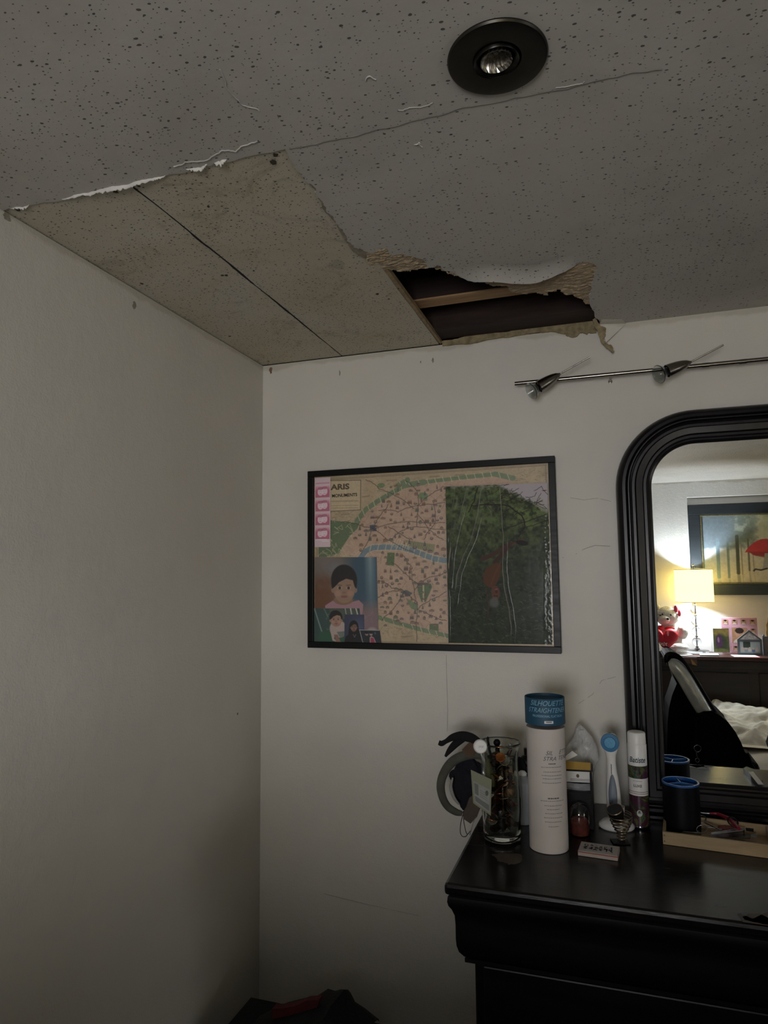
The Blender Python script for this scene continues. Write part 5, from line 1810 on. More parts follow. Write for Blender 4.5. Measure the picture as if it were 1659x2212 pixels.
# ================================================================== wall rail with two spots
m_nickel_b = mat('brushed_nickel', '8d877e', .26, 1.0, var=.1, scale=60, stretch=(1, 1, 6))
m_bulb = glass_material('frosted_reflector_glass', 'dfe5e4', .12, 1.35)
RL_ = thing('track_light', 'brushed nickel rail light with angled spot heads on the back wall', 'rail light', (1.5, -.055, 2.064))
ry = -.055
r0 = P(1112, 829, y=ry)
MB().tube([tuple(r0), (2.25, ry, r0[2] + .001)], .0053, 18).build('rail', m_nickel_b, RL_, world=True, smooth=60)
cl = MB()
for px_ in ((1524, 789.5), (1605, 780)):
    p = P(*px_, y=ry)
    cl.tube([(p[0] - .008, ry, r0[2]), (p[0] + .008, ry, r0[2])], .0060, 18)
cl.build('collar', m_nickel_b, RL_, world=True, smooth=60)
for px_ in (1318, 1750):
    p = P(px_, 808, y=ry)
    MB().tube([(p[0], ry, r0[2]), (p[0], -.001, r0[2] - .004)], .003, 10).lathe([(.0055, 0), (.0055, .002)], (p[0], -.002, r0[2] - .004), 20, axis=(0, 1, 0)).build('wall_bracket', m_nickel_b, RL_, world=True, smooth=60)


def spot(tip, wide, rim, rodend, y0, ry_):
    T = Vector(P(*tip, y=y0 + .01)); Wd = Vector(P(*wide, y=y0 - .006)); Rm = Vector(P(*rim, y=y0 - .018)); Re = Vector(P(*rodend, y=y0 + .0))
    ax = (Wd - T)
    L = ax.length
    h = MB().lathe([(.0022, -.002), (.0048, .003), (.0085, L * .14), (.0120, L * .32), (.0148, L * .58), (.0160, L * .82), (.0164, L), (.0150, L), (.0135, L * .85)], tuple(T), 32, axis=ax, cap=True)
    hd = h.build('spot_head', m_nickel_b, RL_, world=True, smooth=60)
    MB().tube([tuple(T - ax.normalized() * .001), tuple(Re)], .0021, 8).build('handle_rod', m_nickel_b, hd, world=True, smooth=60)
    MB().tube([tuple(T + ax * .35), (float((T + ax * .35).x), ry, float(r0[2]))], .003, 10).build('pivot', m_nickel_b, hd, world=True)
    b_ax = Vector(rim_dir)
    b0 = Wd - ax.normalized() * .002
    d = Rm - b0
    g = MB().lathe([(.008, -.004), (.0095, .002), (.0150, .012), (.0200, .022), (.0225, .026), (.0232, .0275), (.0222, .0285), (.0195, .0235), (.0140, .013), (.008, .005), (0, .004)], tuple(b0), 36, axis=ax.normalized() + b_ax.normalized() * .35, cap=True)
    g.build('bulb', m_bulb, hd, world=True, smooth=60)
    MB().lathe([(.0105, -.003), (.0105, .003)], tuple(b0), 24, axis=ax).build('socket', m_black, hd, world=True)
    return hd


rim_dir = (-.3, -1, -.3)
spot((1209, 808), (1164, 836), (1149, 846), (1275, 771), -.085, ry)
rim_dir = (-.5, -2.2, -.6)
spot((1492, 782), (1441, 802), (1425, 810), (1563, 745), -.085, ry)
rim_dir = (-.3, -1.5, -.5)
spot((1795, 750), (1744, 770), (1728, 778), (1866, 713), -.085, ry)

# ================================================================== recessed ceiling light
m_bronze = mat('gunmetal_trim', '3a3833', .38, .9, var=.08, scale=60)
m_bronze_e = mat('gunmetal_gimbal', '2a2926', .3, .9, var=.08, scale=60)
DC = P(1074, 129, z=H - .003)
DL = thing('recessed_downlight', 'round dark metal recessed downlight with a small halogen bulb in the ceiling', 'ceiling light', (DC[0], DC[1], H))
Ro = .0640
MB().lathe([(Ro, 0), (Ro + .0004, -.002), (Ro - .001, -.0045), (Ro - .0035, -.0052), (.034, -.0040), (.0312, -.0036), (.0308, .002), (.0308, .03)], n=80, cap=False).build('trim_ring', m_bronze, DL, smooth=40)
go = (-.0015, .003)
gax = Vector((.06, .06, -1))
MB().lathe([(.0300, -.012), (.0300, .0012), (.0292, .0026), (.0282, .0020), (.0235, -.0015), (.0215, -.005), (.0212, -.012)], (go[0], go[1], H * 0 - .0022), 64, axis=gax, cap=False).build('gimbal_ring', m_bronze_e, DL, smooth=35)
tm_ = NT('faceted_reflector')
tm_.set(color=tm_.ramp(tm_.noise(160, 3, .7), [(.3, rgb('4c4a45')), (.7, rgb('c9c3b6'))]), metal=.85, rough=.28)
fc = MB()
nf = 44
prf = [(.0205, .000), (.0190, -.006), (.0160, -.013), (.0110, -.020), (.0050, -.024), (.0045, -.034)]
vs, fs = [], []
axn = -gax.normalized()
aa = axn.orthogonal().normalized(); bb_ = axn.cross(aa)
for i, (r_, h_) in enumerate(prf):
    for k in range(nf):
        rr__ = r_ * (1 + (.06 if k % 2 else -.06) * (1 if 0 < i < 5 else 0))
        a = 2 * PI * k / nf + .05 * i
        vs.append(Vector((go[0], go[1], -.004)) + axn * (-h_) + aa * rr__ * math.cos(a) + bb_ * rr__ * math.sin(a))
for i in range(len(prf) - 1):
    for k in range(nf):
        fs.append((i * nf + k, i * nf + (k + 1) % nf, (i + 1) * nf + (k + 1) % nf, (i + 1) * nf + k))
fs.append(tuple((len(prf) - 1) * nf + k for k in range(nf)))
bl_ = fc.add(vs, fs).build('bulb_reflector', tm_.m, DL)
MB().tube([(go[0], go[1], .026), (go[0], go[1], .008)], [.0035, .0028], 12).build('bulb_capsule', mat('quartz_capsule', '8f8f8a', .08, .3), bl_, smooth=60)

# ================================================================== framed map and the photos tucked into it
m_fblack = wood_material('black_poster_frame', '070807', '0c0d0b', .4, 8, bump=.05, spec=.22)
m_backing = mat('backing_card', '8a7d66', .8)
FX0, FX1, FZ0, FZ1 = .166, .8865, 1.3455, 1.8665
fb_ = .0178
MAP = thing('framed_map', 'black framed illustrated city map with family photos tucked in front, on the back wall', 'framed map', ((FX0 + FX1) / 2, -.002, FZ0))
fm = MB()
for lo, hi in (((FX0, -.028, FZ1 - fb_), (FX1, -.0015, FZ1)), ((FX0, -.028, FZ0), (FX1, -.0015, FZ0 + fb_)),
               ((FX0, -.028, FZ0 + fb_), (FX0 + fb_, -.0015, FZ1 - fb_)), ((FX1 - fb_, -.028, FZ0 + fb_), (FX1, -.0015, FZ1 - fb_))):
    fm.box(lo, hi)
fm.build('frame', m_fblack, MAP, world=True, bevel=.0012)
ix0, ix1, iz0, iz1 = FX0 + fb_ - .002, FX1 - fb_ + .002, FZ0 + fb_ - .002, FZ1 - fb_ + .002
YP = -.0165
MB().box((ix0, YP + .0006, iz0), (ix1, -.003, iz1)).build('backing', m_backing, MAP, world=True)
MWp, MHp = 470, 334
def z4(x, y, yy=YP):
    """a spot in the photo, counted in a 2.86x enlargement from (650, 970)"""
    return P(650 + x / 2.8603, 970 + y / 2.8603, y=yy)


def mp(x, y):
    q = z4(x, y)
    return ((q[0] - ix0) / (ix1 - ix0) * MWp, (iz1 - q[2]) / (iz1 - iz0) * MHp)


def M_(l):
    return [mp(*q) for q in l]


c = Canvas(MWp, MHp, '77684f')
PINKP = '7b6553'
GREEN, BLUE, CREAM, BROWN, INK = '4a573d', '4a585e', '8a7d62', '4a382c', '2f251f'
city = [(250, 640), (300, 520), (350, 440), (400, 390), (480, 330), (560, 300), (640, 245), (760, 215), (900, 195), (1050, 185), (1300, 170), (1320, 220), (1320, 1200), (900, 1140), (780, 1115), (640, 1080), (480, 1020), (440, 700)]
c.poly(M_(city), PINKP)
c.a += ((c.fbm(40, 2, 3) - .5) * .07)[..., None]
rs = random.Random(5)
wood_ = [(183, 440), (330, 455), (370, 440), (350, 490), (300, 540), (260, 600), (235, 645), (180, 665), (110, 668), (110, 600), (183, 600)]
c.poly(M_(wood_), '3f4c33')
for _ in range(34):
    x, y = rs.uniform(110, 340), rs.uniform(440, 665)
    pts = [(x, y)]
    for k in range(3):
        x += rs.uniform(-28, 28); y += rs.uniform(-22, 30)
        pts.append((x, min(y, 664)))
    if x < 350 and not (y < 470 and x > 330):
        c.line(M_(pts), 1.0, CREAM, .7)
belt = [((345, 445), (400, 375), 30), ((400, 375), (470, 325), 30), ((470, 325), (640, 225), 30), ((640, 225), (760, 205), 34), ((600, 225), (660, 190), 30), ((760, 205), (1000, 175), 22), ((1000, 175), (1200, 155), 24), ((1200, 155), (1310, 180), 30),
        ((480, 1040), (600, 1075), 26), ((600, 1075), (720, 1110), 26), ((720, 1110), (910, 1155), 24)]
kx = MWp / ((ix1 - ix0) / .00136 * 2.86)
for (a, b, w_) in belt:
    c.line(M_([a, b]), w_ * kx, GREEN)
for (a, b, w_) in belt:
    n_ = max(2, int(math.hypot(b[0] - a[0], b[1] - a[1]) / 42))
    for k in range(n_):
        t = (k + .5) / n_
        x, y = a[0] + (b[0] - a[0]) * t, a[1] + (b[1] - a[1]) * t
        c.line(M_([(x - 6, y - 17), (x + 6, y + 17)]), 1.1, CREAM)
river = [(355, 690), (400, 630), (440, 610), (520, 605), (620, 608), (700, 630), (760, 655), (830, 680), (905, 690)]
c.line(M_(river), 38 * kx, CREAM)
c.line(M_(river), 33 * kx, BLUE)
for (x, y) in [(430, 612), (478, 606), (525, 605), (560, 606), (592, 608), (630, 612), (665, 621), (700, 632), (735, 645), (770, 660), (810, 674), (850, 683)]:
    c.line(M_([(x - 5, y + 20), (x + 5, y - 20)]), 1.2, CREAM)
c.poly(M_([(535, 640), (580, 640), (575, 720), (528, 718)]), '3c4c2c')
c.poly(M_([(640, 560), (830, 590), (820, 640), (660, 600)]), '5d5a40')
for k in range(9):
    c.line(M_([(560 + k * 14, 545 + k * 4), (540 + k * 14, 590 + k * 5)]), 1.0, CREAM)
    c.line(M_([(700 + k * 12, 575 + k * 2), (690 + k * 12, 610 + k * 2)]), 1.0, '3f4430', .8)
c.poly(M_([(718, 830), (800, 830), (812, 850), (770, 945), (745, 945), (720, 870)]), '3b4a30')
c.line(M_([(757, 835), (757, 940)]), 3, CREAM, .8)
c.poly(M_([(720, 826), (790, 826), (790, 840), (720, 840)]), '423a35')
c.poly(M_([(650, 920), (720, 960), (718, 1000), (680, 985)]), '4c583c')
c.poly(M_([(610, 885), (650, 870), (690, 890), (670, 910)]), '3a3f3a')
c.poly(M_([(795, 1080), (850, 1080), (850, 1125), (795, 1115)]), '3e4a2c')
c.ell(*mp(755, 290), 10, 7, '4b5a38'); c.ell(*mp(495, 225), 8, 5, '4b5a38')
c.poly(M_([(425, 470), (468, 470), (466, 508), (428, 505)]), '2b3040')
# roads
roads = [[(400, 190), (480, 245), (640, 320), (700, 370)], [(640, 190), (720, 270), (720, 400), (715, 480)], [(480, 380), (600, 390), (720, 350), (890, 330)], [(445, 490), (530, 560), (700, 640)], [(445, 490), (370, 650)], [(445, 490), (340, 460), (250, 450)],
         [(445, 490), (500, 400), (540, 340)], [(445, 490), (640, 450), (890, 455)], [(720, 350), (820, 270), (880, 230)], [(720, 400), (790, 500), (880, 560)], [(625, 650), (680, 720), (700, 860), (720, 960), (715, 1190)],
         [(480, 810), (560, 860), (640, 880), (720, 950)], [(470, 920), (560, 880), (610, 870)], [(700, 870), (780, 800), (900, 760)], [(720, 990), (800, 1030), (900, 1060)], [(640, 880), (560, 1000), (500, 1060)], [(820, 330), (830, 450), (760, 560)],
         [(560, 560), (640, 500), (720, 480), (890, 500)], [(730, 840), (640, 760), (560, 700)], [(900, 880), (800, 930), (720, 990)], [(540, 480), (600, 520), (690, 560)]]
for r__ in roads:
    q = M_(r__)
    j_ = jag([np.array([a, b]) for a, b in q], 3.0, 3, len(r__) * 7)
    c.line([tuple(p) for p in j_], 1.2, INK, .75)
for _ in range(360):
    x, y = rs.uniform(280, 905), rs.uniform(210, 1150)
    if y < 640 and x < 400 + (460 - y) * .3:
        continue
    a = rs.uniform(0, PI); L_ = rs.uniform(15, 60)
    c.line(M_([(x, y), (x + math.cos(a) * L_, y + math.sin(a) * L_)]), .6, BROWN, .5)
# monuments as tiny drawn buildings
occ = []
tries = 0
while len(occ) < 200 and tries < 6000:
    tries += 1
    x, y = rs.uniform(300, 900), rs.uniform(215, 1090)
    if y < 640 and x < 330 + max(0, (520 - y)) * .75:
        continue
    if abs(y - np.interp(x, [355, 440, 620, 760, 905], [690, 610, 608, 655, 690])) < 26 or (y > 640 and x < 480):
        continue
    if any(math.hypot(x - a, (y - b)) < 25 for a, b in occ):
        continue
    occ.append((x, y))
    cx_, cy_ = mp(x, y)
    col_ = rs.choice(['443328', '3b3731', '4a392d', '373a2e', '4e3628', '3f3234'])
    t = rs.random()
    w_, h_ = rs.uniform(2.6, 5.0), rs.uniform(2.0, 3.6)
    if t < .35:
        c.poly([(cx_ - w_, cy_ + h_), (cx_ + w_, cy_ + h_), (cx_ + w_, cy_ - h_ * .3), (cx_, cy_ - h_), (cx_ - w_, cy_ - h_ * .3)], col_, .85)
        c.line([(cx_ - w_ + 1, cy_ + h_ * .4), (cx_ + w_ - 1, cy_ + h_ * .4)], .7, '7a6a55', .8)
    elif t < .6:
        c.poly([(cx_ - w_ * .6, cy_ + h_), (cx_ + w_ * .6, cy_ + h_), (cx_ + w_ * .45, cy_ - h_ * .2), (cx_, cy_ - h_ * 2.2), (cx_ - w_ * .45, cy_ - h_ * .2)], col_, .85)
    elif t < .8:
        c.poly([(cx_ - w_, cy_ + h_), (cx_ + w_, cy_ + h_), (cx_ + w_ * .9, cy_ - h_ * .6), (cx_ - w_ * .9, cy_ - h_ * .6)], col_, .8)
        for k in (-.6, 0, .6):
            c.line([(cx_ + w_ * k, cy_ + h_), (cx_ + w_ * k, cy_ - h_ * 1.3)], 1.1, col_, .9)
    else:
        c.ell(cx_, cy_, w_ * .8, h_, col_, .8, .3); c.ell(cx_, cy_ - 1, w_ * .35, h_ * .4, '74614f', .8, .4)
# suburbs, margin and title panel
for _ in range(170):
    reg = rs.choice([(380, 900, 170, 330), (110, 400, 385, 455), (500, 880, 1090, 1180), (1300, 1510, 120, 200)])
    x, y = rs.uniform(reg[0], reg[1]), rs.uniform(reg[2], reg[3])
    if reg[0] == 380 and y > 330 - (x - 380) * .42:
        continue
    if reg[0] == 500 and y < 1075 + (x - 480) * .20:
        continue
    a = rs.uniform(-.6, .6); L_ = rs.uniform(6, 26)
    c.line(M_([(x, y), (x + math.cos(a) * L_, y + math.sin(a) * L_)]), .8, '544734', .6)
c.line(M_([(183, 190), (700, 155), (1518, 100)]), 1.1, '4c4030', .8)
c.line(M_([(183, 182), (700, 147), (1518, 93)]), .8, '4c4030', .7)
c.line(M_([(1512, 100), (1550, 1200)]), 1.0, '4c4030', .8)
c.line(M_([(100, 600), (100, 680)]), 1.2, '4c4030', .8)
c.line(M_([(480, 1190), (915, 1200)]), 1.0, '4c4030', .8)
c.poly(M_([(150, 196), (370, 192), (368, 376), (150, 386)]), '837459')
c.line(M_([(150, 196), (370, 192), (368, 376), (150, 386)]), 1.3, '3a3026', .9)
for y in (323, 350, 365):
    c.line(M_([(188, y), (352, y - 3)]), 1.0 if y > 330 else 2.6, '5b4c3a', .75 if y > 330 else .45)
for x0_, y0_, w_ in ((530, 195, 60), (795, 172, 60), (950, 162, 60), (380, 295, 40), (620, 1160, 60), (250, 405, 50)):
    c.line(M_([(x0_, y0_), (x0_ + w_, y0_ - 4)]), 2.2, '4f4130', .5)
c.shade(.95 + .1 * c.fbm(3, 77, 2))
gm = c.a.mean(axis=2, keepdims=True)
c.a = gm + (c.a - gm) * .82
c.mesh('map_print', lambda u, v: (ix0 + u * (ix1 - ix0), YP, iz1 - v * (iz1 - iz0)), m_print, MAP, gain=2.7)
m_mapink = mat('map_title_ink', '5b5040', .7)
lt = MB()
pa = z4(150, 252); pb = z4(340, 246)
def flat_place(o, dx=(1, 0), yy=YP - .0003):
    return lambda x, y: (o[0] + x, yy, o[2] + y + x * dx[1])


lettering(lt, 'ARIS', .0225, flat_place(z4(187, 252), (1, .0)), bold=.0009, xs=1.30)
lt.build('map_title', m_mapink, MAP, world=True)
lt = MB()
lettering(lt, 'MONUMENTS', .0132, flat_place(z4(191, 299), (1, .005)), bold=.00035, xs=.98)
lt.build('map_subtitle', mat('map_black_ink', '2a241d', .7), MAP, world=True)

m_gloss = print_material('glossy_photo', .5)
m_matt = print_material('matt_photo', .75)
def photo(name, quad_px, canvas, label, yy, cat='photo', gain=2.6, border=None, thick=.0006):
    q0, q1, q2, q3 = [z4(*q, yy=yy) for q in quad_px]
    cen = (q0 + q1 + q2 + q3) / 4
    T = thing(name, label, cat, (cen[0], yy, min(q2[2], q3[2])))
    MB().prism([(q[0], yy + .0002, q[2]) for q in (q0, q1, q2, q3)], (0, thick, 0)).build('card', m_white if border is None else border, T, world=True)
    gm = canvas.a.mean(axis=2, keepdims=True)
    canvas.a = np.clip(gm + (canvas.a - gm) * .85, 0, 1)
    def pl_(u, v):
        p = (q0 * (1 - u) + q1 * u) * (1 - v) + (q3 * (1 - u) + q2 * u) * v
        return (p[0], yy, p[2])
    canvas.mesh('picture', pl_, m_matt if gain < 2 else m_gloss, T, gain=gain)
    return T


# big wrapped print
wq = [(893, 232), (1524, 208), (1553, 1208), (912, 1198)]
c = Canvas(250, 380, '232a1e')
f1, f2, f3 = c.fbm(30, 1), c.fbm(9, 2), c.fbm(5, 3, 3)
gy, gx = c.Y / c.h, c.X / c.w
leaf = np.clip(1.15 - gy * 2.0 + (f1 - .5) * .9, 0, 1)
c.put(leaf, '3d4a26', .9)
c.put(np.clip((f2 - .52) * 7, 0, 1) * leaf, '56643a', .6)
c.put(np.clip((.45 - f2) * 7, 0, 1), '151b13', .6)
c.put(np.clip((f3 - .56) * 7, 0, 1) * np.clip(1.3 - gy, 0, 1), '4b5638', .45)
skym = np.clip((np.clip((gx - .52) * 1.0, 0, 1) * .37 + .02 + .05 * (f2 - .5) - gy) * 30, 0, 1)
c.put(skym, '8c8488')
c.put(np.clip(1 - abs(gx - .78) * 4, 0, 1) * np.clip(1 - abs(gy - .66) * 3.2, 0, 1) * np.clip((f1 - .35) * 4, 0, 1), '2e332c', .9)
c.put(np.clip(1 - abs(gx - .8) * 4, 0, 1) * np.clip(1 - abs(gy - .19) * 9, 0, 1) * np.clip((f2 - .4) * 5, 0, 1), '5c6c33', .7)
def wp_(x, y):
    u = (x - 893 - (y - 232) * .02) / 633.
    v = (y - 228 + (x - 893) * .03) / 975.
    return (u * c.w, v * c.h)


rs2 = random.Random(8)
def branch(pts, w_, col_='1d1613'):
    j_ = jag([np.array(wp_(*p)) for p in pts], 2.5, 3, int(pts[0][0]))
    c.line([tuple(p) for p in j_], w_, col_)


branch([(1100, 235), (1080, 320), (1040, 390)], 2.4); branch([(1060, 350), (1180, 345), (1300, 355), (1370, 410), (1390, 480), (1350, 540)], 2.6)
branch([(1520, 400), (1390, 450), (1280, 485)], 1.5); branch([(1520, 440), (1400, 480)], 1.2)
for _ in range(34):
    x, y = rs2.uniform(1160, 1500), rs2.uniform(225, 380)
    branch([(x, y), (x + rs2.uniform(-60, 60), y + rs2.uniform(-30, 30)), (x + rs2.uniform(-90, 90), y + rs2.uniform(-50, 50))], .8)
for _ in range(420):
    x, y = rs2.uniform(915, 1540), rs2.uniform(820, 1190)
    a = rs2.uniform(-.6, .9)
    c.line([wp_(x, y), wp_(x + 16 * math.cos(a), y + 16 * math.sin(a))], 1.1, rs2.choice(['3a4436', '2d372a', '4a5446', '141a14']), .8)
# reclining figure hanging upside down from the branch
branch([(1380, 560), (1300, 590), (1260, 600)], 5.0, '4a2a20')
c.line([wp_(1300, 585), wp_(1240, 625), wp_(1180, 660), wp_(1125, 680)], 10, '38241d')
c.line([wp_(1290, 600), wp_(1240, 660), wp_(1200, 700)], 9, '33211b')
c.ell(*wp_(1370, 578), 15, 6, '191716', 1, .2, .2)
c.poly([wp_(*q) for q in [(1150, 735), (1215, 700), (1245, 720), (1235, 790), (1215, 830), (1190, 860), (1160, 850), (1135, 830), (1130, 780)]], '442a1a')
c.line([wp_(1240, 700), wp_(1205, 770), wp_(1180, 840)], 4, '52301e', .8)
c.line([wp_(1150, 860), wp_(1165, 960), wp_(1160, 1040)], 3.5, '3c2620', .9)
c.ell(*wp_(1208, 885), 10.5, 17, '4c2e24', 1, .1, -.05)
c.ell(*wp_(1213, 880), 3.0, 3.2, '2f1814', .8, .5); c.ell(*wp_(1216, 905), 2.4, 1.4, '2a1512', .9, .5); c.ell(*wp_(1203, 905), 2.4, 1.4, '2a1512', .9, .5); c.line([wp_(1205, 865), wp_(1220, 863)], 1.4, '8a4a42')
c.ell(*wp_(1200, 945), 12, 12, '4c4d4c', .8, .5)
WP = photo('wrapped_photograph', wq, c, 'large outdoor photograph in a creased clear sleeve, covering the right of the framed map', -.0225, 'photograph', 1.9, m_black, .004)
# creased clear sleeve
m_sleeve = clear_film_material('creased_clear_sleeve', (.97, .97, .97, 1), .0, .12)
sq = [z4(888, 225, yy=-.0245), z4(1538, 195, yy=-.0245), z4(1562, 1215, yy=-.0245), z4(905, 1205, yy=-.0245)]
ridges = [([(965, 240), (950, 400), (938, 560), (926, 690), (922, 800)], 13, .0062), ([(1040, 240), (1000, 400), (960, 540), (935, 660), (925, 720)], 9, .0052),
          ([(1130, 240), (1110, 400), (1070, 560), (1020, 660), (985, 760), (960, 900)], 11, .0062), ([(1245, 250), (1258, 420), (1266, 600), (1262, 760), (1275, 880), (1300, 980), (1315, 1100), (1312, 1180)], 9, .0060),
          ([(1195, 235), (1190, 300), (1180, 360)], 8, .002), ([(905, 300), (908, 700), (912, 1150)], 8, .002)]
def sleeve_fn(u, v):
    p = (sq[0] * (1 - u) + sq[1] * u) * (1 - v) + (sq[3] * (1 - u) + sq[2] * u) * v
    X = (888 * (1 - u) + 1538 * u) * (1 - v) + (905 * (1 - u) + 1562 * u) * v
    Y_ = (225 * (1 - u) + 195 * u) * (1 - v) + (1205 * (1 - u) + 1215 * u) * v
    h = 0
    for pts, w_, A_ in ridges:
        ys = [q[1] for q in pts]
        if Y_ < ys[0] - 60 or Y_ > ys[-1] + 80:
            continue
        xc = float(np.interp(Y_, ys, [q[0] for q in pts]))
        e = min(1, (Y_ - ys[0] + 60) / 60, (ys[-1] + 80 - Y_) / 120)
        h += A_ * e * math.exp(-((X - xc + 6 * noise.noise(Vector((Y_ * .012, pts[0][0], 0)))) / w_) ** 2)
    h += .0003 * noise.noise(Vector((X * .012, Y_ * .005, 2)))
    if X > 1505:
        h += .0010 * abs(noise.noise(Vector((X * .05, Y_ * .05, 7))))
    return (p[0], -.0248 - max(0, h), p[2])


MB().grid(sleeve_fn, 260, 150).build('clear_sleeve', m_sleeve, WP, world=True, smooth=80)

# photo booth strip
c = Canvas(34, 150, 'a28c90')
for k in range(4):
    y0 = 18 + k * 30
    c.poly([(1.5, y0), (32.5, y0), (32.5, y0 + 25), (1.5, y0 + 25)], '8f4a5c')
    c.put(np.clip((y0 + 10 - c.Y) / 10, 0, 1) * ((c.Y > y0) & (c.Y < y0 + 25)) * 1., 'b58d95', .7)
    c.ell(12.5, y0 + 13, 6.2, 8, 'b89aa0', .95, .2); c.ell(21.5, y0 + 12, 6.2, 8, 'b89aa0', .95, .2)
    c.ell(12.5, y0 + 5.5, 6.0, 3, '7a3f50', .7, .4); c.ell(21.5, y0 + 4.5, 6.0, 3, '7a3f50', .7, .4)
    for xx in (10.5, 14.5, 19.5, 23.5):
        c.ell(xx, y0 + 11.5, .9, .6, '8a5a66', .8, .6)
    c.line([(11, y0 + 17), (14, y0 + 17)], .8, '8a4a58'); c.line([(20, y0 + 16.5), (23, y0 + 16.5)], .8, '8a4a58')
c.line([(3, 12), (31, 12)], 2.4, '96505f', .7); c.line([(3, 134), (26, 134)], 1.6, 'c9b3b6', .8); c.line([(16, 137.5), (30, 137.5)], 1.2, 'c9b3b6', .8)
photo('photo_strip', [(86, 180), (182, 174), (181, 605), (85, 606)], c, 'pink photo booth strip of four pictures, top left of framed map', -.0195, 'photo strip', 2.15)

def face(c, cx, cy, rx, ry, skin, hair, lips='6a3a35', eyes='1d1512', hair_shape='short', tilt=0., dark=.8):
    if hair_shape == 'long':
        c.ell(cx, cy - ry * .15, rx * 1.45, ry * 1.35, hair)
        c.poly([(cx - rx * 1.45, cy - ry * .2), (cx + rx * 1.45, cy - ry * .2), (cx + rx * 1.7, cy + ry * 1.9), (cx - rx * 1.8, cy + ry * 1.9)], hair)
    else:
        c.ell(cx + tilt, cy - ry * .36, rx * 1.16, ry * .98, hair)
    c.ell(cx - rx * 1.02, cy + ry * .12, rx * .16, ry * .2, skin, .9, .2); c.ell(cx + rx * 1.02, cy + ry * .12, rx * .16, ry * .2, skin, .9, .2)
    c.ell(cx, cy, rx, ry, skin, 1, .07)
    c.ell(cx, cy + ry * .38, rx * .82, ry * .62, skin, 1, .12)
    hl = [(cx - rx * 1.1, cy + ry * .05), (cx - rx * 1.14, cy - ry * .6), (cx - rx * .6, cy - ry * 1.12), (cx + rx * .3, cy - ry * 1.2), (cx + rx * 1.0, cy - ry * .8), (cx + rx * 1.12, cy + ry * .05), (cx + rx * .95, cy - ry * .1), (cx + rx * .8, cy - ry * .55), (cx + rx * .2, cy - ry * .66), (cx - rx * .45, cy - ry * .42), (cx - rx * .82, cy - ry * .12)]
    c.poly(hl, hair)
    for s_ in (-1, 1):
        c.ell(cx + s_ * rx * .40, cy - ry * .02, rx * .19, ry * .085, 'b5a08f', .5, .4)
        c.ell(cx + s_ * rx * .40, cy - ry * .02, rx * .13, ry * .10, eyes, .9, .35)
        c.line([(cx + s_ * rx * .22, cy - ry * .20), (cx + s_ * rx * .58, cy - ry * .22)], max(.6, rx * .07), hair, .45)
    c.ell(cx, cy + ry * .30, rx * .17, ry * .07, lips, .45, .6)
    c.ell(cx, cy + ry * .58, rx * .30, ry * .085, lips, .85, .4)
    c.ell(cx - rx * .55, cy + ry * .35, rx * .28, ry * .2, 'a0705c', .22, .8); c.ell(cx + rx * .55, cy + ry * .35, rx * .28, ry * .2, 'a0705c', .22, .8)


# studio portrait of a baby
c = Canvas(130, 158, '4a4039')
f1, f2 = c.fbm(34, 21), c.fbm(22, 22)
gx, gy = c.X / c.w, c.Y / c.h
c.put(np.clip((gx - .42) * 4, 0, 1) * np.clip((.62 - gy + (f1 - .5) * .5) * 5, 0, 1), '213542')
c.put(np.clip((gx - .68) * 7, 0, 1) * np.clip(1 - abs(gx - .9) * 9, 0, 1) * np.clip(1.0 - gy, 0, 1), '5f6f72', .8)
c.put(np.clip((.42 - gx) * 5, 0, 1) * np.clip((gy - .18 + (f2 - .5) * .4) * 4, 0, 1), '4a2c1a', .95)
c.put(np.clip((gx - .6) * 5, 0, 1) * np.clip((gy - .55 + (f1 - .5) * .4) * 5, 0, 1), '59464b')
c.put(np.clip((gx - .72) * 5, 0, 1) * np.clip((gy - .80) * 6, 0, 1), '46261f', .9)
c.put(np.clip((.28 - gy) * 4, 0, 1) * np.clip((.5 - gx) * 3, 0, 1), '544c49', .6)
c.put(np.clip(1 - abs(gy - .13) * 8, 0, 1) * np.clip(1 - abs(gx - .35) * 4, 0, 1), '50606a', .5)
c.poly([(22, 90), (38, 81), (56, 86), (76, 84), (92, 80), (101, 88), (96, 124), (90, 158), (30, 158), (24, 120)], '6f5258')
c.ell(60, 80, 20, 9, '5e4333')
c.ell(62, 42, 27, 28, '14100e')
face(c, 62, 58, 23, 27, '665040', '14100e', '5a342c')
c.put(np.clip((c.fbm(3, 31, 2) - .5) * 2, 0, 1) * ((c.Y > 95) & (c.Y < 125)), '7e6067', .3)
c.ell(118, 146, 14, 16, '746a66', .8, .3)
photo('baby_portrait', [(86, 668), (467, 668), (480, 1195), (86, 1195)], c, 'studio portrait of a dark haired baby in pink, left side of framed map', -.0192)

c = Canvas(104, 78, '1f2d2a')
c.poly([(0, 0), (36, 0), (40, 60), (20, 78), (0, 78)], '22332f'); c.line([(2, 0), (20, 62)], 3, '4f5b58'); c.line([(24, 0), (32, 20)], 3, '3c4642')
c.poly([(36, 0), (100, 0), (104, 26), (38, 24)], '33392f'); c.line([(72, 0), (74, 20)], 2, '6b6d66'); c.line([(84, 0), (86, 20)], 3, '7a7a74'); c.line([(96, 0), (100, 22)], 2.4, '85827c')
c.put(np.clip((c.fbm(8, 41) - .5) * 6, 0, 1) * ((c.X > 28) & (c.X < 48) & (c.Y > 12) & (c.Y < 50)), '4d5b4c', .6)
c.poly([(12, 54), (60, 48), (104, 44), (104, 78), (8, 78)], '1d3b2b')
c.ell(54, 47, 19, 20, '776964', 1, .15); c.poly([(36, 50), (46, 44), (44, 70), (54, 78), (40, 74)], '776964')
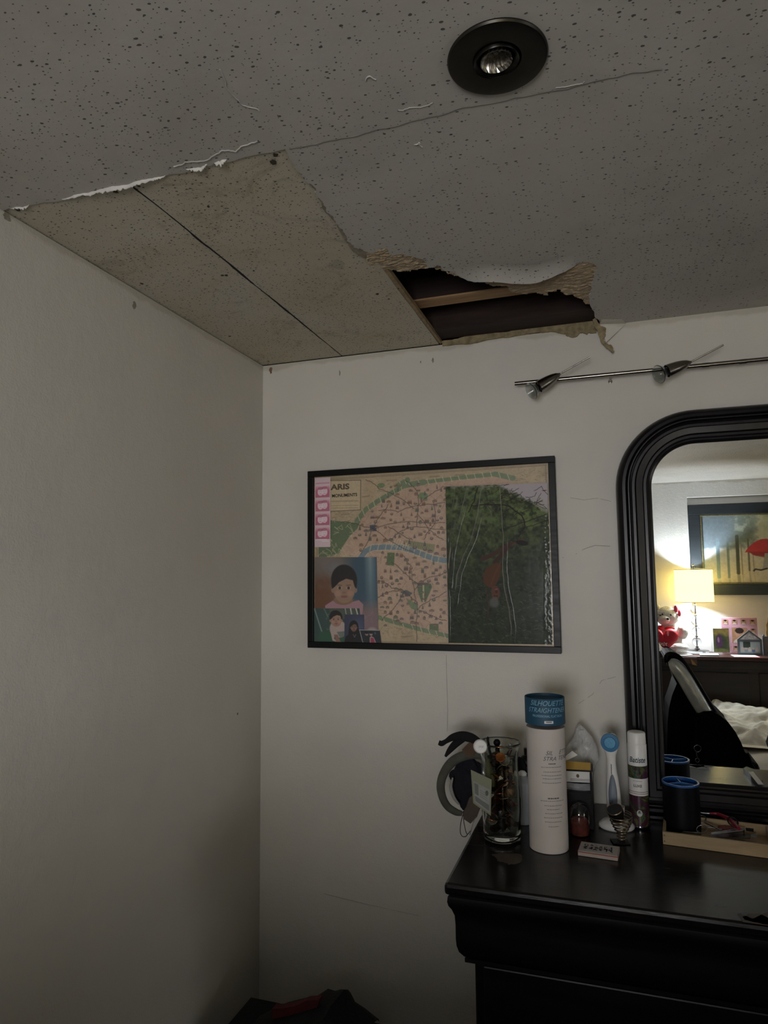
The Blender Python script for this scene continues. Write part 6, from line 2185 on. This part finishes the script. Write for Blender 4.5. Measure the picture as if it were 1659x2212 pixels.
face(c, 50, 26, 12.5, 16, '6c5144', '12100f', '5a322c')
c.poly([(44, 60), (52, 60), (58, 78), (48, 78)], '5e453a'); c.poly([(50, 54), (92, 50), (96, 62), (56, 66)], '3e4a42', .8)
photo('toddler_photo', [(78, 984), (362, 984), (382, 1195), (82, 1195)], c, 'small photo of a smiling toddler, lower left corner of framed map', -.0196)

c = Canvas(60, 84, '232636')
c.put(np.clip(1 - np.hypot((c.X - 40) / 34, (c.Y - 40) / 44), 0, 1), '39405a', .8)
c.poly([(0, 84), (4, 66), (20, 56), (44, 56), (58, 68), (60, 84)], '0c0c10')
face(c, 28, 38, 9.5, 13.5, '4d372d', '0d0b0c', '5a2f2a', hair_shape='long')
c.poly([(10, 84), (14, 50), (18, 44), (20, 56), (26, 62), (30, 84)], '0d0b0c'); c.poly([(42, 84), (44, 56), (40, 44), (48, 52), (54, 84)], '0d0b0c')
c.line([(26, 60), (30, 68), (34, 60)], 1.6, '4b4745')
photo('school_portrait', [(270, 1021), (391, 1023), (396, 1196), (268, 1195)], c, 'small blue portrait of a long-haired person, between toddler and couple photos', -.0200)

c = Canvas(66, 44, '15191e')
c.ell(22, 14, 5.4, 6.5, '5d4f4a'); c.ell(22, 10, 5.8, 4, '0d0c0d'); c.poly([(12, 44), (15, 25), (22, 20), (30, 26), (32, 44)], '14161a')
c.ell(36, 14, 5.2, 6.5, '6d5a54'); c.ell(36, 9.5, 5.8, 4, '120f10'); c.poly([(28, 44), (30, 26), (36, 21), (44, 26), (49, 44)], '6d5b5c'); c.poly([(31, 44), (33, 27), (42, 27), (45, 44)], '6d1f33')
c.ell(50, 11, 3, 5, '3f4448', .6, .5); c.line([(0, 1), (66, 1)], 2, '6e6c6c'); c.line([(1, 0), (5, 44)], 2, '6e6c6c')
photo('couple_photo', [(360, 1116), (487, 1119), (497, 1197), (374, 1196)], c, 'smallest photo, a couple, one in red, at the bottom of framed map', -.0204)

# ================================================================== dark bag below
m_bag = mat('dark_navy_bag_cloth', '050509', .95, var=.3, bump=.5, bscale=90, bdist=.004)
m_redc = mat('dull_red_cloth', '4f1a1e', .95, var=.2)
yg = -.30
BG = thing('laundry_bag', 'dark cloth bag in the corner left of the dresser, at the bottom of photo', 'bag', (.29, -.33, 0))
top_px = [(520, 2230), (555, 2207), (590, 2196), (625, 2187), (650, 2180), (676, 2169), (692, 2169), (704, 2170), (721, 2165), (727, 2175), (737, 2195), (760, 2210), (790, 2235)]
tp = [P(*q, y=yg) for q in top_px]
vs = []
cols = 9
for i, p in enumerate(tp):
    for k in range(cols):
        a = PI * k / (cols - 1)
        vs.append((p[0], yg + .12 * math.cos(a) * 1.0 - .02, p[2] - .03 + .03 * math.sin(a) + .006 * noise.noise(Vector((i * .9, k * .8, 2)))))
n_t = len(tp)
fs = [(i * cols + k, i * cols + k + 1, (i + 1) * cols + k + 1, (i + 1) * cols + k) for i in range(n_t - 1) for k in range(cols - 1)]
bg = MB().add(vs, fs)
bg.box((.085, -.43, .0), (.44, -.20, .465))
bg.build('bag_body', m_bag, BG, world=True, smooth=50)
rcl = [P(*q, y=yg - .02) for q in [(588, 2179), (610, 2180), (640, 2172), (662, 2163), (688, 2162), (684, 2176), (650, 2186), (622, 2194), (588, 2200)]]
o = MB().prism([tuple(p) for p in rcl], (0, .02, 0)).build('red_cloth', m_redc, bevel=.003, loc=tuple(rcl[0]))
tag(o, 'dull red cloth lying on top of the dark cloth bag', 'cloth')
